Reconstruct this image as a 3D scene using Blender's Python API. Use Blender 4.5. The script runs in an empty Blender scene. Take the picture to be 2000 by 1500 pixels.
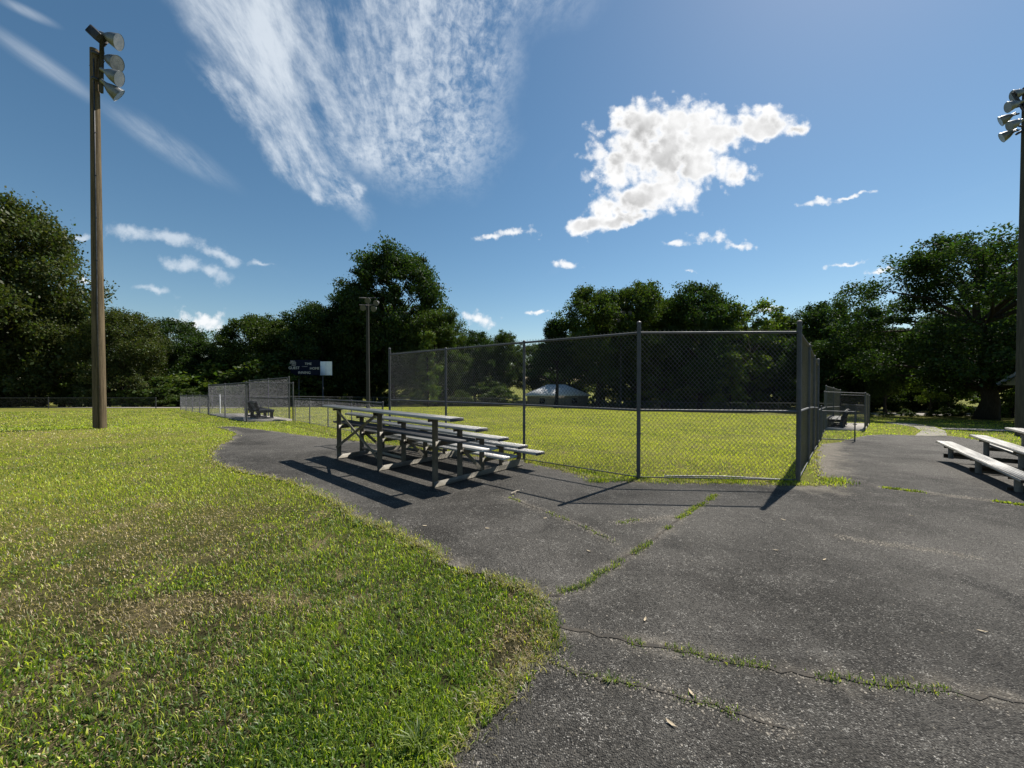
import bpy, math, random
import numpy as np
from mathutils import Vector, Matrix
from mathutils.geometry import delaunay_2d_cdt
R = math.radians
scene = bpy.context.scene
COL = scene.collection
# ------------------------------------------------------------------ camera
F = 751.0                      # focal length in photo pixels (2000 wide)
EYE = 1.67
PITCH = math.atan(10 / F)
cam_d = bpy.data.cameras.new('camera')
cam = bpy.data.objects.new('camera', cam_d); COL.objects.link(cam)
cam.location = (0, 0, EYE); cam.rotation_euler = (math.pi / 2 - PITCH, 0, 0)
cam_d.sensor_width = 36; cam_d.lens = F / 2000 * 36
cam_d.clip_start = 0.05; cam_d.clip_end = 3000
scene.camera = cam
scene.render.engine = 'CYCLES'
scene.render.resolution_x = 1024; scene.render.resolution_y = 768
scene.view_settings.view_transform = 'Standard'
scene.view_settings.look = 'None'
scene.view_settings.gamma = 1
scene.view_settings.use_curve_mapping = False
scene.view_settings.exposure = 0.66
scene.cycles.max_bounces = 8
scene.cycles.transparent_max_bounces = 8
# ------------------------------------------------------------------ sun and sky
SUN_AZ = R(47)      # to the right of straight ahead
SUN_EL = R(52)
SKY_STRENGTH = 0.064
sun_d = bpy.data.lights.new('sun', 'SUN'); sun_d.energy = 5.0; sun_d.angle = R(0.5)
sun_d.color = (1.0, 0.94, 0.85)
sun = bpy.data.objects.new('sun', sun_d); COL.objects.link(sun)
sun_dir = Vector((math.sin(SUN_AZ) * math.cos(SUN_EL), math.cos(SUN_AZ) * math.cos(SUN_EL), math.sin(SUN_EL)))
sun.rotation_euler = sun_dir.to_track_quat('Z', 'Y').to_euler()
sun.location = (30, 30, 60)

world = bpy.data.worlds.new('World'); scene.world = world; world.use_nodes = True
wt = world.node_tree; wt.nodes.clear()

class NT:
    """tiny node helper"""
    def __init__(s, tree): s.t = tree
    def n(s, typ, props=None, **ins):
        nd = s.t.nodes.new(typ)
        for k, v in (props or {}).items(): setattr(nd, k, v)
        for k, v in ins.items():
            key = int(k[1:]) if k[0] == '_' and k[1:].isdigit() else k.replace('_', ' ')
            sock = nd.inputs[key]
            if isinstance(v, bpy.types.NodeSocket): s.t.links.new(v, sock)
            elif v is not None: sock.default_value = v
        return nd
    def m(s, op, a, b=None, c=None, clamp=False):
        nd = s.n('ShaderNodeMath', {'operation': op, 'use_clamp': clamp}, _0=a, _1=b, _2=c)
        return nd.outputs[0]
    def noise(s, vec, scale, detail=4, rough=.5, dist=0, out='Fac', dim='3D'):
        return s.n('ShaderNodeTexNoise', {'noise_dimensions': dim}, Vector=vec, Scale=scale, Detail=detail, Roughness=rough, Distortion=dist).outputs[out]
    def step(s, x, lo, hi, a=0., b=1.):
        nd = s.n('ShaderNodeMapRange', {'interpolation_type': 'SMOOTHSTEP'}, Value=x, From_Min=lo, From_Max=hi, To_Min=a, To_Max=b)
        return nd.outputs[0]
    def lin(s, x, lo, hi, a=0., b=1.):
        return s.n('ShaderNodeMapRange', None, Value=x, From_Min=lo, From_Max=hi, To_Min=a, To_Max=b).outputs[0]
    def mix(s, f, a, b, mode='MIX'):
        nd = s.t.nodes.new('ShaderNodeMix'); nd.data_type = 'RGBA'; nd.blend_type = mode
        for i, v in ((0, f), (6, a), (7, b)):
            if isinstance(v, bpy.types.NodeSocket): s.t.links.new(v, nd.inputs[i])
            else: nd.inputs[i].default_value = v if i == 0 else (*v[:3], 1)
        return nd.outputs[2]

def build_world():
    w = NT(wt)
    out = w.n('ShaderNodeOutputWorld')
    sky = w.n('ShaderNodeTexSky', {'sky_type': 'NISHITA', 'sun_disc': False, 'sun_elevation': SUN_EL,
                                   'sun_rotation': SUN_AZ, 'air_density': 1.0, 'dust_density': 0.3, 'ozone_density': 1.5, 'altitude': 200})
    d = w.n('ShaderNodeTexCoord').outputs['Generated']
    sep = w.n('ShaderNodeSeparateXYZ', None, Vector=d)
    x, y, z = sep.outputs
    ys = w.m('MAXIMUM', y, 0.08)
    u = w.m('DIVIDE', x, ys); v = w.m('DIVIDE', z, ys)
    uv = w.n('ShaderNodeCombineXYZ', None, X=u, Y=v).outputs[0]
    front = w.step(y, 0.08, 0.25)
    # domain warp so no outline is an ellipse
    wn = w.noise(uv, 7.0, 5, .6, out='Color')
    wv = w.n('ShaderNodeVectorMath', {'operation': 'SUBTRACT'}, _0=wn, _1=(.5, .5, .5)).outputs[0]
    wv = w.n('ShaderNodeVectorMath', {'operation': 'MULTIPLY'}, _0=wv, _1=(.10, .10, 0)).outputs[0]
    uvw = w.n('ShaderNodeVectorMath', {'operation': 'ADD'}, _0=uv, _1=wv).outputs[0]
    def ell(lst, vec, sm=0.25):
        acc = None
        for cx, cy, rx, ry, rot in lst:
            mp = w.n('ShaderNodeMapping', {'vector_type': 'TEXTURE'}, Vector=vec,
                     Location=((cx - 1000) / F, (740 - cy) / F, 0), Rotation=(0, 0, R(-rot)), Scale=(rx / F, ry / F, 1))
            ln = w.n('ShaderNodeVectorMath', {'operation': 'LENGTH'}, _0=mp.outputs[0]).outputs['Value']
            acc = ln if acc is None else w.m('SMOOTH_MIN', acc, ln, sm)
        return acc
    # ---- cumulus
    big = [(1290, 305, 135, 95, 0), (1255, 245, 85, 60, 0), (1340, 245, 80, 48, 0), (1385, 268, 115, 55, -4), (1480, 250, 95, 38, 2), (1552, 262, 38, 17, -12),
           (1355, 340, 105, 52, -8), (1260, 370, 70, 40, 0), (1235, 390, 105, 40, -22), (1150, 432, 58, 24, -12), (1215, 432, 70, 18, -12), (1205, 320, 50, 45, 0)]
    small = [(1003, 458, 48, 13, -14), (960, 470, 26, 9, 0), (1107, 514, 27, 9, 0), (1317, 484, 24, 9, -8), (1388, 472, 40, 15, 0), (1435, 474, 34, 8, 0), (1595, 398, 52, 8, -8),
             (1660, 387, 42, 5, -6), (1712, 525, 34, 6, 0), (1650, 510, 38, 5, -8), (400, 626, 62, 21, 4), (928, 626, 36, 17, 18),
             (165, 548, 20, 12, 0), (1345, 538, 14, 5, 0), (1488, 602, 22, 9, 0), (1050, 612, 30, 5, 0)]
    soft = [(262, 458, 58, 17, 6), (340, 466, 80, 18, 10), (425, 492, 60, 12, 22), (360, 520, 48, 18, 8), (425, 530, 48, 17, 14), (308, 577, 42, 9, 2), (510, 511, 34, 7, 4), (150, 458, 40, 7, 0)]
    n1 = w.noise(uv, 12.0, 10, .62)
    n1b = w.noise(w.n('ShaderNodeVectorMath', {'operation': 'ADD'}, _0=uv, _1=(.016, .026, 0)).outputs[0], 12.0, 6, .55)
    eb = ell(big, uvw)
    fb = w.m('MULTIPLY_ADD', w.m('SUBTRACT', n1, .5), 1.75, w.m('SUBTRACT', 1.0, eb))
    bw = w.n('ShaderNodeVectorMath', {'operation': 'MULTIPLY_ADD'}, _0=w.noise(uv, 26., 5, .6, out='Color'), _1=(.045, .045, 0), _2=uv).outputs[0]
    bil = w.n('ShaderNodeTexVoronoi', {'feature': 'SMOOTH_F1', 'voronoi_dimensions': '2D'}, Vector=bw, Scale=15., Smoothness=.35).outputs['Distance']
    bil2 = w.n('ShaderNodeTexVoronoi', {'feature': 'SMOOTH_F1', 'voronoi_dimensions': '2D'}, Vector=bw, Scale=38., Smoothness=.35).outputs['Distance']
    puff = w.m('ADD', w.m('MULTIPLY', w.m('SUBTRACT', .42, bil), .62), w.m('MULTIPLY', w.m('SUBTRACT', .42, bil2), .45))
    fb = w.m('ADD', w.m('SUBTRACT', fb, .12), puff)
    db = w.step(fb, -.16, .44)
    es = ell(small, uvw, .15)
    n2 = w.noise(uv, 24.0, 7, .62)
    fs = w.m('MULTIPLY_ADD', w.m('SUBTRACT', n2, .5), 2.6, w.m('SUBTRACT', 1.0, es))
    fs = w.m('ADD', fs, w.m('MULTIPLY', w.m('SUBTRACT', .42, bil2), .9))
    ds = w.step(fs, -.10, .95)
    ef = ell(soft, uvw, .2)
    ff = w.m('MULTIPLY_ADD', w.m('SUBTRACT', n2, .5), 1.8, w.m('SUBTRACT', 1.0, ef))
    df = w.m('MULTIPLY', w.step(ff, -.1, 1.0), .62)
    relief = w.lin(w.m('SUBTRACT', n1, n1b), -.22, .22)
    core = w.step(fb, .30, .95)
    nb = w.noise(uv, 5.0, 5, .5, .4)
    grey = w.m('MULTIPLY', core, w.step(nb, .32, .68))
    inner = w.step(fb, .12, .75)
    br = w.m('SUBTRACT', w.m('SUBTRACT', 1.0, w.m('MULTIPLY', inner, w.m('MULTIPLY_ADD', w.m('SUBTRACT', 1.0, relief), .26, w.m('MULTIPLY', w.m('SUBTRACT', bil, .2), .28)))), w.m('MULTIPLY', grey, .36))
    # ---- cirrus on a high flat layer: perspective comes with x/z, y/z
    zs = w.m('MAXIMUM', z, 0.06)
    q = w.n('ShaderNodeCombineXYZ', None, X=w.m('DIVIDE', x, zs), Y=w.m('DIVIDE', y, zs)).outputs[0]
    rot = w.n('ShaderNodeMapping', None, Vector=q, Rotation=(0, 0, R(-14))).outputs[0]
    st = w.n('ShaderNodeMapping', None, Vector=rot, Scale=(3.6, 0.85, 1)).outputs[0]
    s1 = w.noise(st, 1.5, 10, .66, .25)
    s2 = w.noise(w.n('ShaderNodeMapping', None, Vector=rot, Scale=(1.7, 1.0, 1)).outputs[0], 15.0, 8, .68, .3)
    cm = [(835, 60, 185, 240, 0), (740, 170, 280, 165, 32), (540, 90, 330, 110, 46), (660, 220, 190, 80, 40), (600, 320, 160, 44, 42), (500, 215, 150, 40, 38), (640, 385, 46, 24, 40), (760, -160, 420, 190, 20), (690, 380, 26, 20, -20)]
    ec = ell(cm, uvw, .3)
    fine = w.step(u, -.60, -.10)                         # right part is mottled, left part streaked
    tex = w.m('ADD', w.m('MULTIPLY', s1, w.m('SUBTRACT', 1.0, w.m('MULTIPLY', fine, .45))), w.m('MULTIPLY', s2, w.m('MULTIPLY_ADD', fine, .45, .12)))
    fc = w.m('MULTIPLY', w.step(w.m('SUBTRACT', 1.15, ec), 0, .55), w.step(tex, .405, .72))
    dc = w.m('MULTIPLY', fc, .76)
    wisp = [(330, 285, 195, 36, 32), (90, 130, 190, 26, 34), (60, 30, 90, 14, 25)]
    ew = ell(wisp, uv, .1)
    dw = w.m('MULTIPLY', w.m('MULTIPLY', w.step(w.m('SUBTRACT', 1.0, ew), 0, .9), w.step(s1, .25, .75)), .42)
    # faint veil elsewhere, also outside the frame
    veil = w.m('MULTIPLY', w.step(w.noise(st, .5, 5, .6), .60, .85), .10)
    dthin = w.m('MULTIPLY', w.m('MAXIMUM', w.m('MAXIMUM', dc, dw), df), front)
    dthin = w.m('MAXIMUM', dthin, w.m('MULTIPLY', veil, w.step(z, .15, .4)))
    k = .69 / SKY_STRENGTH
    col = sky.outputs[0]
    hs = w.n('ShaderNodeHueSaturation', None, Hue=.490, Saturation=1.16, Value=1.0, Color=col).outputs[0]
    thin_c = (.78 * k, .84 * k, .90 * k)
    c1 = w.mix(dthin, hs, thin_c)
    cc = w.n('ShaderNodeVectorMath', {'operation': 'SCALE'}, _0=(1.0 * k, 1.0 * k, 1.0 * k), Scale=br).outputs[0]
    c2 = w.mix(w.m('MULTIPLY', db, front), c1, cc)
    c3 = w.mix(w.m('MULTIPLY', w.m('MULTIPLY', ds, .92), front), c2, (.93 * k, .94 * k, .95 * k))
    bg = w.n('ShaderNodeBackground', None, Color=c3, Strength=SKY_STRENGTH)
    wt.links.new(bg.outputs[0], out.inputs[0])
build_world()

# ------------------------------------------------------------------ terrain
def soft(t, k=4.0): return (t + np.sqrt(t * t + k)) / 2
def sstep(a, b, x):
    t = np.clip((x - a) / (b - a), 0, 1); return t * t * (3 - 2 * t)
def zt(x, y):
    x = np.asarray(x, float); y = np.asarray(y, float)
    yc = 60 - soft(60 - y, 9.0)
    z = -0.035 * (soft(yc - 8) - .12)
    z = z - 0.00055 * soft(yc - 20, 9.0) ** 2
    xc = 25 - soft(25 - soft(x), 4.0)
    z = z - 0.029 * np.maximum(xc - .1, 0) * sstep(4, 13, y)
    z = z + 0.30 * np.exp(-((x + 13.5) / 5.5) ** 2 - ((y - 10.5) / 4.0) ** 2)
    return z
cp, sp = math.cos(PITCH), math.sin(PITCH)
def ray(px, py):
    u = (px - 1000) / F; w_ = (750 - py) / F
    return Vector((u, cp + sp * w_, w_ * cp - sp))
def AT(px, py, dist):                       # point on the sight line at depth dist
    r = ray(px, py); return Vector((0, 0, EYE)) + r * (dist / r.y)
def P(px, py):                              # where the sight line meets the ground
    r = ray(px, py); r = r / r.y
    lo, hi = 0.8, 120.0
    f = lambda d: EYE + r.z * d - float(zt(r.x * d, d))
    d = 0.8
    while d < 120 and f(d) > 0: d *= 1.02
    lo, hi = d / 1.02, d
    for _ in range(30):
        m = (lo + hi) / 2
        if f(m) > 0: lo = m
        else: hi = m
    d = (lo + hi) / 2
    return Vector((r.x * d, d, float(zt(r.x * d, d))))
def G(x, y): return Vector((x, y, float(zt(x, y))))

# ------------------------------------------------------------------ value noise for numpy
def vnoise(x, y, seed=0):
    xi = np.floor(x).astype(np.int64); yi = np.floor(y).astype(np.int64)
    xf = x - xi; yf = y - yi
    def h(a, b):
        n = (a * 374761393 + b * 668265263 + seed * 1442695041) & 0x7fffffff
        n = ((n ^ (n >> 13)) * 1274126177) & 0x7fffffff
        return ((n ^ (n >> 16)) & 0xffff) / 65535.0
    sx = xf * xf * (3 - 2 * xf); sy = yf * yf * (3 - 2 * yf)
    return (h(xi, yi) * (1 - sx) + h(xi + 1, yi) * sx) * (1 - sy) + (h(xi, yi + 1) * (1 - sx) + h(xi + 1, yi + 1) * sx) * sy
def fbm(x, y, sc, seed=0, oc=4):
    r = 0; a = .5; t = 0
    for i in range(oc):
        r = r + a * vnoise(x * sc, y * sc, seed + i * 7); t += a; a *= .55; sc *= 2.03
    return r / t

# ------------------------------------------------------------------ object helpers
def mesh_np(name, verts, quads=None, tris=None, mat=None, smooth=False, col=None):
    """numpy arrays -> mesh; col is one colour per vertex"""
    me = bpy.data.meshes.new(name)
    verts = np.asarray(verts, np.float32).reshape(-1, 3)
    q = np.zeros((0, 4), np.int32) if quads is None else np.asarray(quads, np.int32).reshape(-1, 4)
    t = np.zeros((0, 3), np.int32) if tris is None else np.asarray(tris, np.int32).reshape(-1, 3)
    me.vertices.add(len(verts)); me.vertices.foreach_set('co', verts.ravel())
    loops = np.concatenate([q.ravel(), t.ravel()])
    me.loops.add(len(loops)); me.loops.foreach_set('vertex_index', loops)
    starts = np.concatenate([np.arange(len(q)) * 4, len(q) * 4 + np.arange(len(t)) * 3]).astype(np.int32)
    me.polygons.add(len(starts)); me.polygons.foreach_set('loop_start', starts)
    if smooth: me.polygons.foreach_set('use_smooth', np.ones(len(starts), bool))
    if col is not None:
        at = me.color_attributes.new('tint', 'FLOAT_COLOR', 'POINT')
        c = np.ones((len(verts), 4), np.float32); c[:, :3] = col
        at.data.foreach_set('color', c.ravel())
    me.update(calc_edges=True); me.validate()
    if mat: me.materials.append(mat)
    return me
def link(name, me, parent=None, loc=None, **props):
    o = bpy.data.objects.new(name, me); COL.objects.link(o)
    if parent: o.parent = parent
    if loc is not None: o.location = loc
    for k, v in props.items(): o[k] = v
    return o
def thing(name, label, cat, loc=(0, 0, 0), rz=0, group=None):
    o = link(name, None, None, loc); o.rotation_euler = (0, 0, rz); o.empty_display_size = .2
    o['label'] = label; o['category'] = cat
    if group: o['group'] = group
    return o
def copy_tree(o, parent=None):
    c = o.copy(); COL.objects.link(c); c.parent = parent
    for ch in list(o.children): copy_tree(ch, c)
    return c
class MB:
    """collects boxes, tubes, cones -> one mesh"""
    def __init__(s): s.v = []; s.q = []; s.t = []; s.nv = 0
    def add(s, v, q=None, t=None):
        v = np.asarray(v, float).reshape(-1, 3)
        s.v.append(v)
        if q is not None and len(q): s.q.append(np.asarray(q, int).reshape(-1, 4) + s.nv)
        if t is not None and len(t): s.t.append(np.asarray(t, int).reshape(-1, 3) + s.nv)
        s.nv += len(v)
    def box(s, c, size, M=None, bev=0.0):
        c = np.array(c, float); h = np.array(size, float) / 2
        if bev <= 0:
            v = np.array([[a, b, d] for a in (-1, 1) for b in (-1, 1) for d in (-1, 1)], float) * h
            q = [[0, 1, 3, 2], [4, 6, 7, 5], [0, 4, 5, 1], [2, 3, 7, 6], [0, 2, 6, 4], [1, 5, 7, 3]]
            t = None
        else:                                   # chamfered box, 24 vertices
            v = []
            for a in (-1, 1):
                for b in (-1, 1):
                    for d in (-1, 1):
                        for ax in range(3):
                            p = np.array([a, b, d], float) * (h - bev); p[ax] = np.array([a, b, d])[ax] * h[ax]; v.append(p)
            v = np.array(v)
            I = lambda a, b, d, ax: ((a > 0) * 4 + (b > 0) * 2 + (d > 0)) * 3 + ax
            q = []
            for sg in (-1, 1):
                q.append([I(sg, -1, -1, 0), I(sg, 1, -1, 0), I(sg, 1, 1, 0), I(sg, -1, 1, 0)][::sg])
                q.append([I(-1, sg, -1, 1), I(-1, sg, 1, 1), I(1, sg, 1, 1), I(1, sg, -1, 1)][::sg])
                q.append([I(-1, -1, sg, 2), I(1, -1, sg, 2), I(1, 1, sg, 2), I(-1, 1, sg, 2)][::sg])
            t = []
            for a in (-1, 1):
                for b in (-1, 1):
                    q.append([I(a, b, -1, 0), I(a, b, 1, 0), I(a, b, 1, 1), I(a, b, -1, 1)])
                    q.append([I(a, -1, b, 0), I(a, 1, b, 0), I(a, 1, b, 2), I(a, -1, b, 2)])
                    q.append([I(-1, a, b, 1), I(1, a, b, 1), I(1, a, b, 2), I(-1, a, b, 2)])
                    for d in (-1, 1): t.append([I(a, b, d, 0), I(a, b, d, 1), I(a, b, d, 2)])
        if M is not None: v = v @ np.array(M, float).T
        s.add(v + c, q, t)
    def bar(s, a, b, w, h, up=(0, 0, 1)):
        """rectangular bar from a to b, w across, h along up"""
        a = Vector(a); b = Vector(b); x = (b - a); L = x.length; x.normalize()
        y = Vector(up).cross(x)
        if y.length < 1e-4: y = Vector((0, 1, 0)).cross(x)
        y.normalize(); z = x.cross(y)
        M = np.array([x, y, z]).T
        s.box((a + b) / 2, (L, w, h), M, min(w, h) * .08)
    def tube(s, pts, rad, n=8, cap=True):
        pts = [Vector(p) for p in pts]
        if not hasattr(rad, '__len__'): rad = [rad] * len(pts)
        vs = []; prev = None
        for i, p in enumerate(pts):
            t = (pts[min(i + 1, len(pts) - 1)] - pts[max(i - 1, 0)]).normalized()
            if prev is None:
                ref = Vector((1, 0, 0)) if abs(t.x) < .8 else Vector((0, 1, 0))
            else: ref = prev
            y = t.cross(ref).normalized(); x = y.cross(t).normalized(); prev = x
            for k in range(n):
                a = 2 * math.pi * k / n
                vs.append(p + (x * math.cos(a) + y * math.sin(a)) * rad[i])
        q = [[i * n + k, i * n + (k + 1) % n, (i + 1) * n + (k + 1) % n, (i + 1) * n + k] for i in range(len(pts) - 1) for k in range(n)]
        t = []
        if cap:
            m = len(vs); vs += [pts[0], pts[-1]]; e = (len(pts) - 1) * n
            t = [[m, (k + 1) % n, k] for k in range(n)] + [[m + 1, e + k, e + (k + 1) % n] for k in range(n)]
        s.add([tuple(v) for v in vs], q, t)
    def mesh(s, name, mat, smooth=False, col=None):
        return mesh_np(name, np.concatenate(s.v), np.concatenate(s.q) if s.q else None, np.concatenate(s.t) if s.t else None, mat, smooth, col)
    def obj(s, name, mat, parent=None, smooth=False, loc=None, **props):
        me = s.mesh(name, mat, smooth)
        if smooth:
            try: me.set_sharp_from_angle(angle=R(38))
            except Exception: pass
        return link(name, me, parent, loc, **props)

# ------------------------------------------------------------------ materials
def material(name, build):
    m = bpy.data.materials.new(name); m.use_nodes = True
    t = m.node_tree; t.nodes.clear(); w = NT(t)
    out = w.n('ShaderNodeOutputMaterial')
    sh = build(w)
    t.links.new(sh, out.inputs[0]); return m
def princ(w, color, rough=.6, metal=0., spec=.5, bump=None, bstr=.3, bdist=.01):
    p = w.n('ShaderNodeBsdfPrincipled', None, Metallic=metal, Roughness=rough)
    p.inputs['Specular IOR Level'].default_value = spec
    if isinstance(color, bpy.types.NodeSocket): w.t.links.new(color, p.inputs['Base Color'])
    else: p.inputs['Base Color'].default_value = (*color, 1)
    if bump is not None:
        b = w.n('ShaderNodeBump', None, Height=bump, Strength=bstr, Distance=bdist)
        w.t.links.new(b.outputs[0], p.inputs['Normal'])
    return p.outputs[0]
def worn(name, c1, c2, rough=.5, metal=0., sc=6., spec=.5, stretch=(1, 1, 1), bstr=.15):
    def b(w):
        o = w.n('ShaderNodeTexCoord').outputs['Object']
        mp = w.n('ShaderNodeMapping', None, Vector=o, Scale=stretch).outputs[0]
        n = w.noise(mp, sc, 6, .65)
        n2 = w.noise(mp, sc * 9, 3, .6)
        f = w.step(w.m('ADD', w.m('MULTIPLY', n, .7), w.m('MULTIPLY', n2, .3)), .35, .65)
        return princ(w, w.mix(f, c1, c2), w.lin(n, .3, .7, rough - .1, rough + .12), metal, spec, n2, bstr, .004)
    return material(name, b)
M_GALV = worn('galvanised_steel', (.055, .057, .062), (.095, .098, .105), .65, .1, 5)
M_WIRE = worn('chain_link_wire', (.085, .09, .10), (.14, .145, .16), .5, .4, 3)
M_DARKSTEEL = worn('dark_steel', (.03, .03, .034), (.06, .06, .065), .5, .3, 6)
M_ALU = worn('weathered_aluminium', (.27, .26, .24), (.38, .37, .345), .42, .35, 5, .5, (1, 1, 1))
M_ALU_SEAT = worn('aluminium_plank', (.27, .265, .25), (.40, .395, .375), .42, .35, 3, .5, (.6, 5, 5))
M_ALU_FRAME = worn('aluminium_frame', (.13, .12, .10), (.215, .20, .17), .55, .2, 4)
M_WOODPOLE = worn('pole_wood', (.060, .046, .030), (.175, .135, .085), .9, 0, 3, .1, (9, 9, .35), .9)
M_GREYPOLE = worn('grey_pole_wood', (.045, .043, .038), (.085, .08, .07), .85, 0, 3, .2, (6, 6, .4), .5)
M_LAMP = worn('lamp_housing', (.13, .14, .145), (.22, .23, .235), .4, .4, 5)
M_BLACKPL = worn('black_recycled_plastic', (.012, .012, .013), (.03, .03, .032), .5, 0, 8)
M_CONC = worn('concrete', (.22, .205, .18), (.33, .31, .28), .9, 0, 3, .3)
M_WHITE = worn('white_paint', (.72, .73, .74), (.82, .82, .82), .5, 0, 4)
M_PIPE = worn('dull_white_pipe', (.12, .12, .115), (.20, .20, .19), .6, 0, 8)
M_LAMPD = worn('silhouette_lamp_housing', (.05, .052, .055), (.09, .093, .095), .6, .1, 5)  # darker copy of the housing: silhouette shade of the far lamps put into colour
M_FARPOLE = worn('silhouette_pole_wood', (.03, .03, .03), (.055, .055, .055), .9, 0, 3, .2, (6, 6, .4), .5)  # far poles' near-black silhouette shade is put into this wood colour
M_NAVY = worn('navy_paint', (.006, .008, .018), (.010, .013, .028), .85, 0, 4, .1)
M_LETTER = worn('white_lettering', (.42, .42, .44), (.52, .52, .52), .5, 0, 4)
M_DIM = worn('faded_lettering', (.10, .10, .12), (.16, .16, .18), .5, 0, 4)
M_ROOF = worn('roof_shingle', (.06, .06, .06), (.10, .10, .095), .9, 0, 7)
M_ROOFW = worn('white_metal_roof', (.74, .75, .76), (.84, .84, .84), .5, .0, 4)
M_WALL = worn('building_wall', (.22, .20, .17), (.30, .27, .235), .9, 0, 3)
M_TRIM = worn('painted_fascia', (.38, .38, .37), (.46, .46, .45), .6, 0, 4)
M_SOIL = worn('crack_soil', (.022, .019, .015), (.07, .06, .047), .95, 0, 14)
M_BARK = worn('bark', (.022, .018, .014), (.05, .042, .033), .95, 0, 4, .2, (4, 4, .8), .8)
M_TWIG = worn('dead_twig', (.30, .25, .19), (.42, .37, .29), .9, 0, 20)
M_DEADLEAF = worn('dry_leaf', (.34, .27, .17), (.50, .42, .30), .8, 0, 30)
M_GLASS = material('lamp_glass', lambda w: princ(w, (.62, .62, .58), .12, 0, .6))
M_CARW = material('white_car_paint', lambda w: princ(w, (.78, .78, .78), .25, 0, .5))
M_CARG = material('car_window', lambda w: princ(w, (.015, .017, .02), .08, 0, .6))
M_TYRE = material('tyre_rubber', lambda w: princ(w, (.02, .02, .02), .8, 0, .3))
def leaf_mat(name, tr=.32, gloss=.10, tint=(1, 1, 1), rough=.45):
    def b(w):
        c = w.n('ShaderNodeVertexColor', {'layer_name': 'tint'}).outputs[0]
        c = w.mix(1.0, c, tint, 'MULTIPLY')
        d = w.n('ShaderNodeBsdfDiffuse', None, Color=c)
        tc = w.mix(1.0, c, (1.3, 1.5, .5), 'MULTIPLY')
        t = w.n('ShaderNodeBsdfTranslucent', None, Color=tc)
        g = w.n('ShaderNodeBsdfGlossy', None, Color=(.9, .95, 1, 1), Roughness=rough)
        m1 = w.n('ShaderNodeMixShader', None, _0=tr, _1=d.outputs[0], _2=t.outputs[0])
        fr = gloss
        return w.n('ShaderNodeMixShader', None, _0=fr, _1=m1.outputs[0], _2=g.outputs[0]).outputs[0]
    return material(name, b)
M_LEAF = leaf_mat('tree_leaves', .36, .014, rough=.5)
M_GRASS = leaf_mat('grass_blades', .48, .03, rough=.5)

def ground_build(w):
    geo = w.n('ShaderNodeNewGeometry').outputs['Position']
    n1 = w.noise(geo, .35, 6, .6); n2 = w.noise(geo, 2.2, 5, .65); n3 = w.noise(geo, 22., 4, .7); n4 = w.noise(geo, .9, 4, .6)
    g = w.mix(w.step(n3, .3, .7), (.075, .088, .014), (.145, .155, .026))
    yel = w.mix(w.step(n3, .3, .7), (.125, .130, .024), (.20, .20, .040))
    straw = w.mix(w.step(n3, .3, .7), (.10, .078, .042), (.19, .155, .085))
    c = w.mix(w.step(n1, .40, .62), g, yel)
    c = w.mix(w.m('MULTIPLY', w.step(n2, .5, .68), w.step(n4, .42, .58)), c, straw)
    dist = w.n('ShaderNodeVectorMath', {'operation': 'LENGTH'}, _0=geo).outputs['Value']
    thatch = w.mix(w.step(n3, .3, .7), (.014, .015, .006), (.055, .048, .022))
    thatch = w.mix(w.m('MULTIPLY', w.step(n2, .45, .65), w.step(n4, .42, .58)), thatch, (.14, .11, .062))
    c = w.mix(w.step(dist, 2.5, 11.), thatch, c)          # soil and thatch below the built blades; the turf as a whole beyond them
    return princ(w, c, .95, 0, .1, n3, .9, .05)
M_GROUND = material('turf_soil', ground_build)
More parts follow.
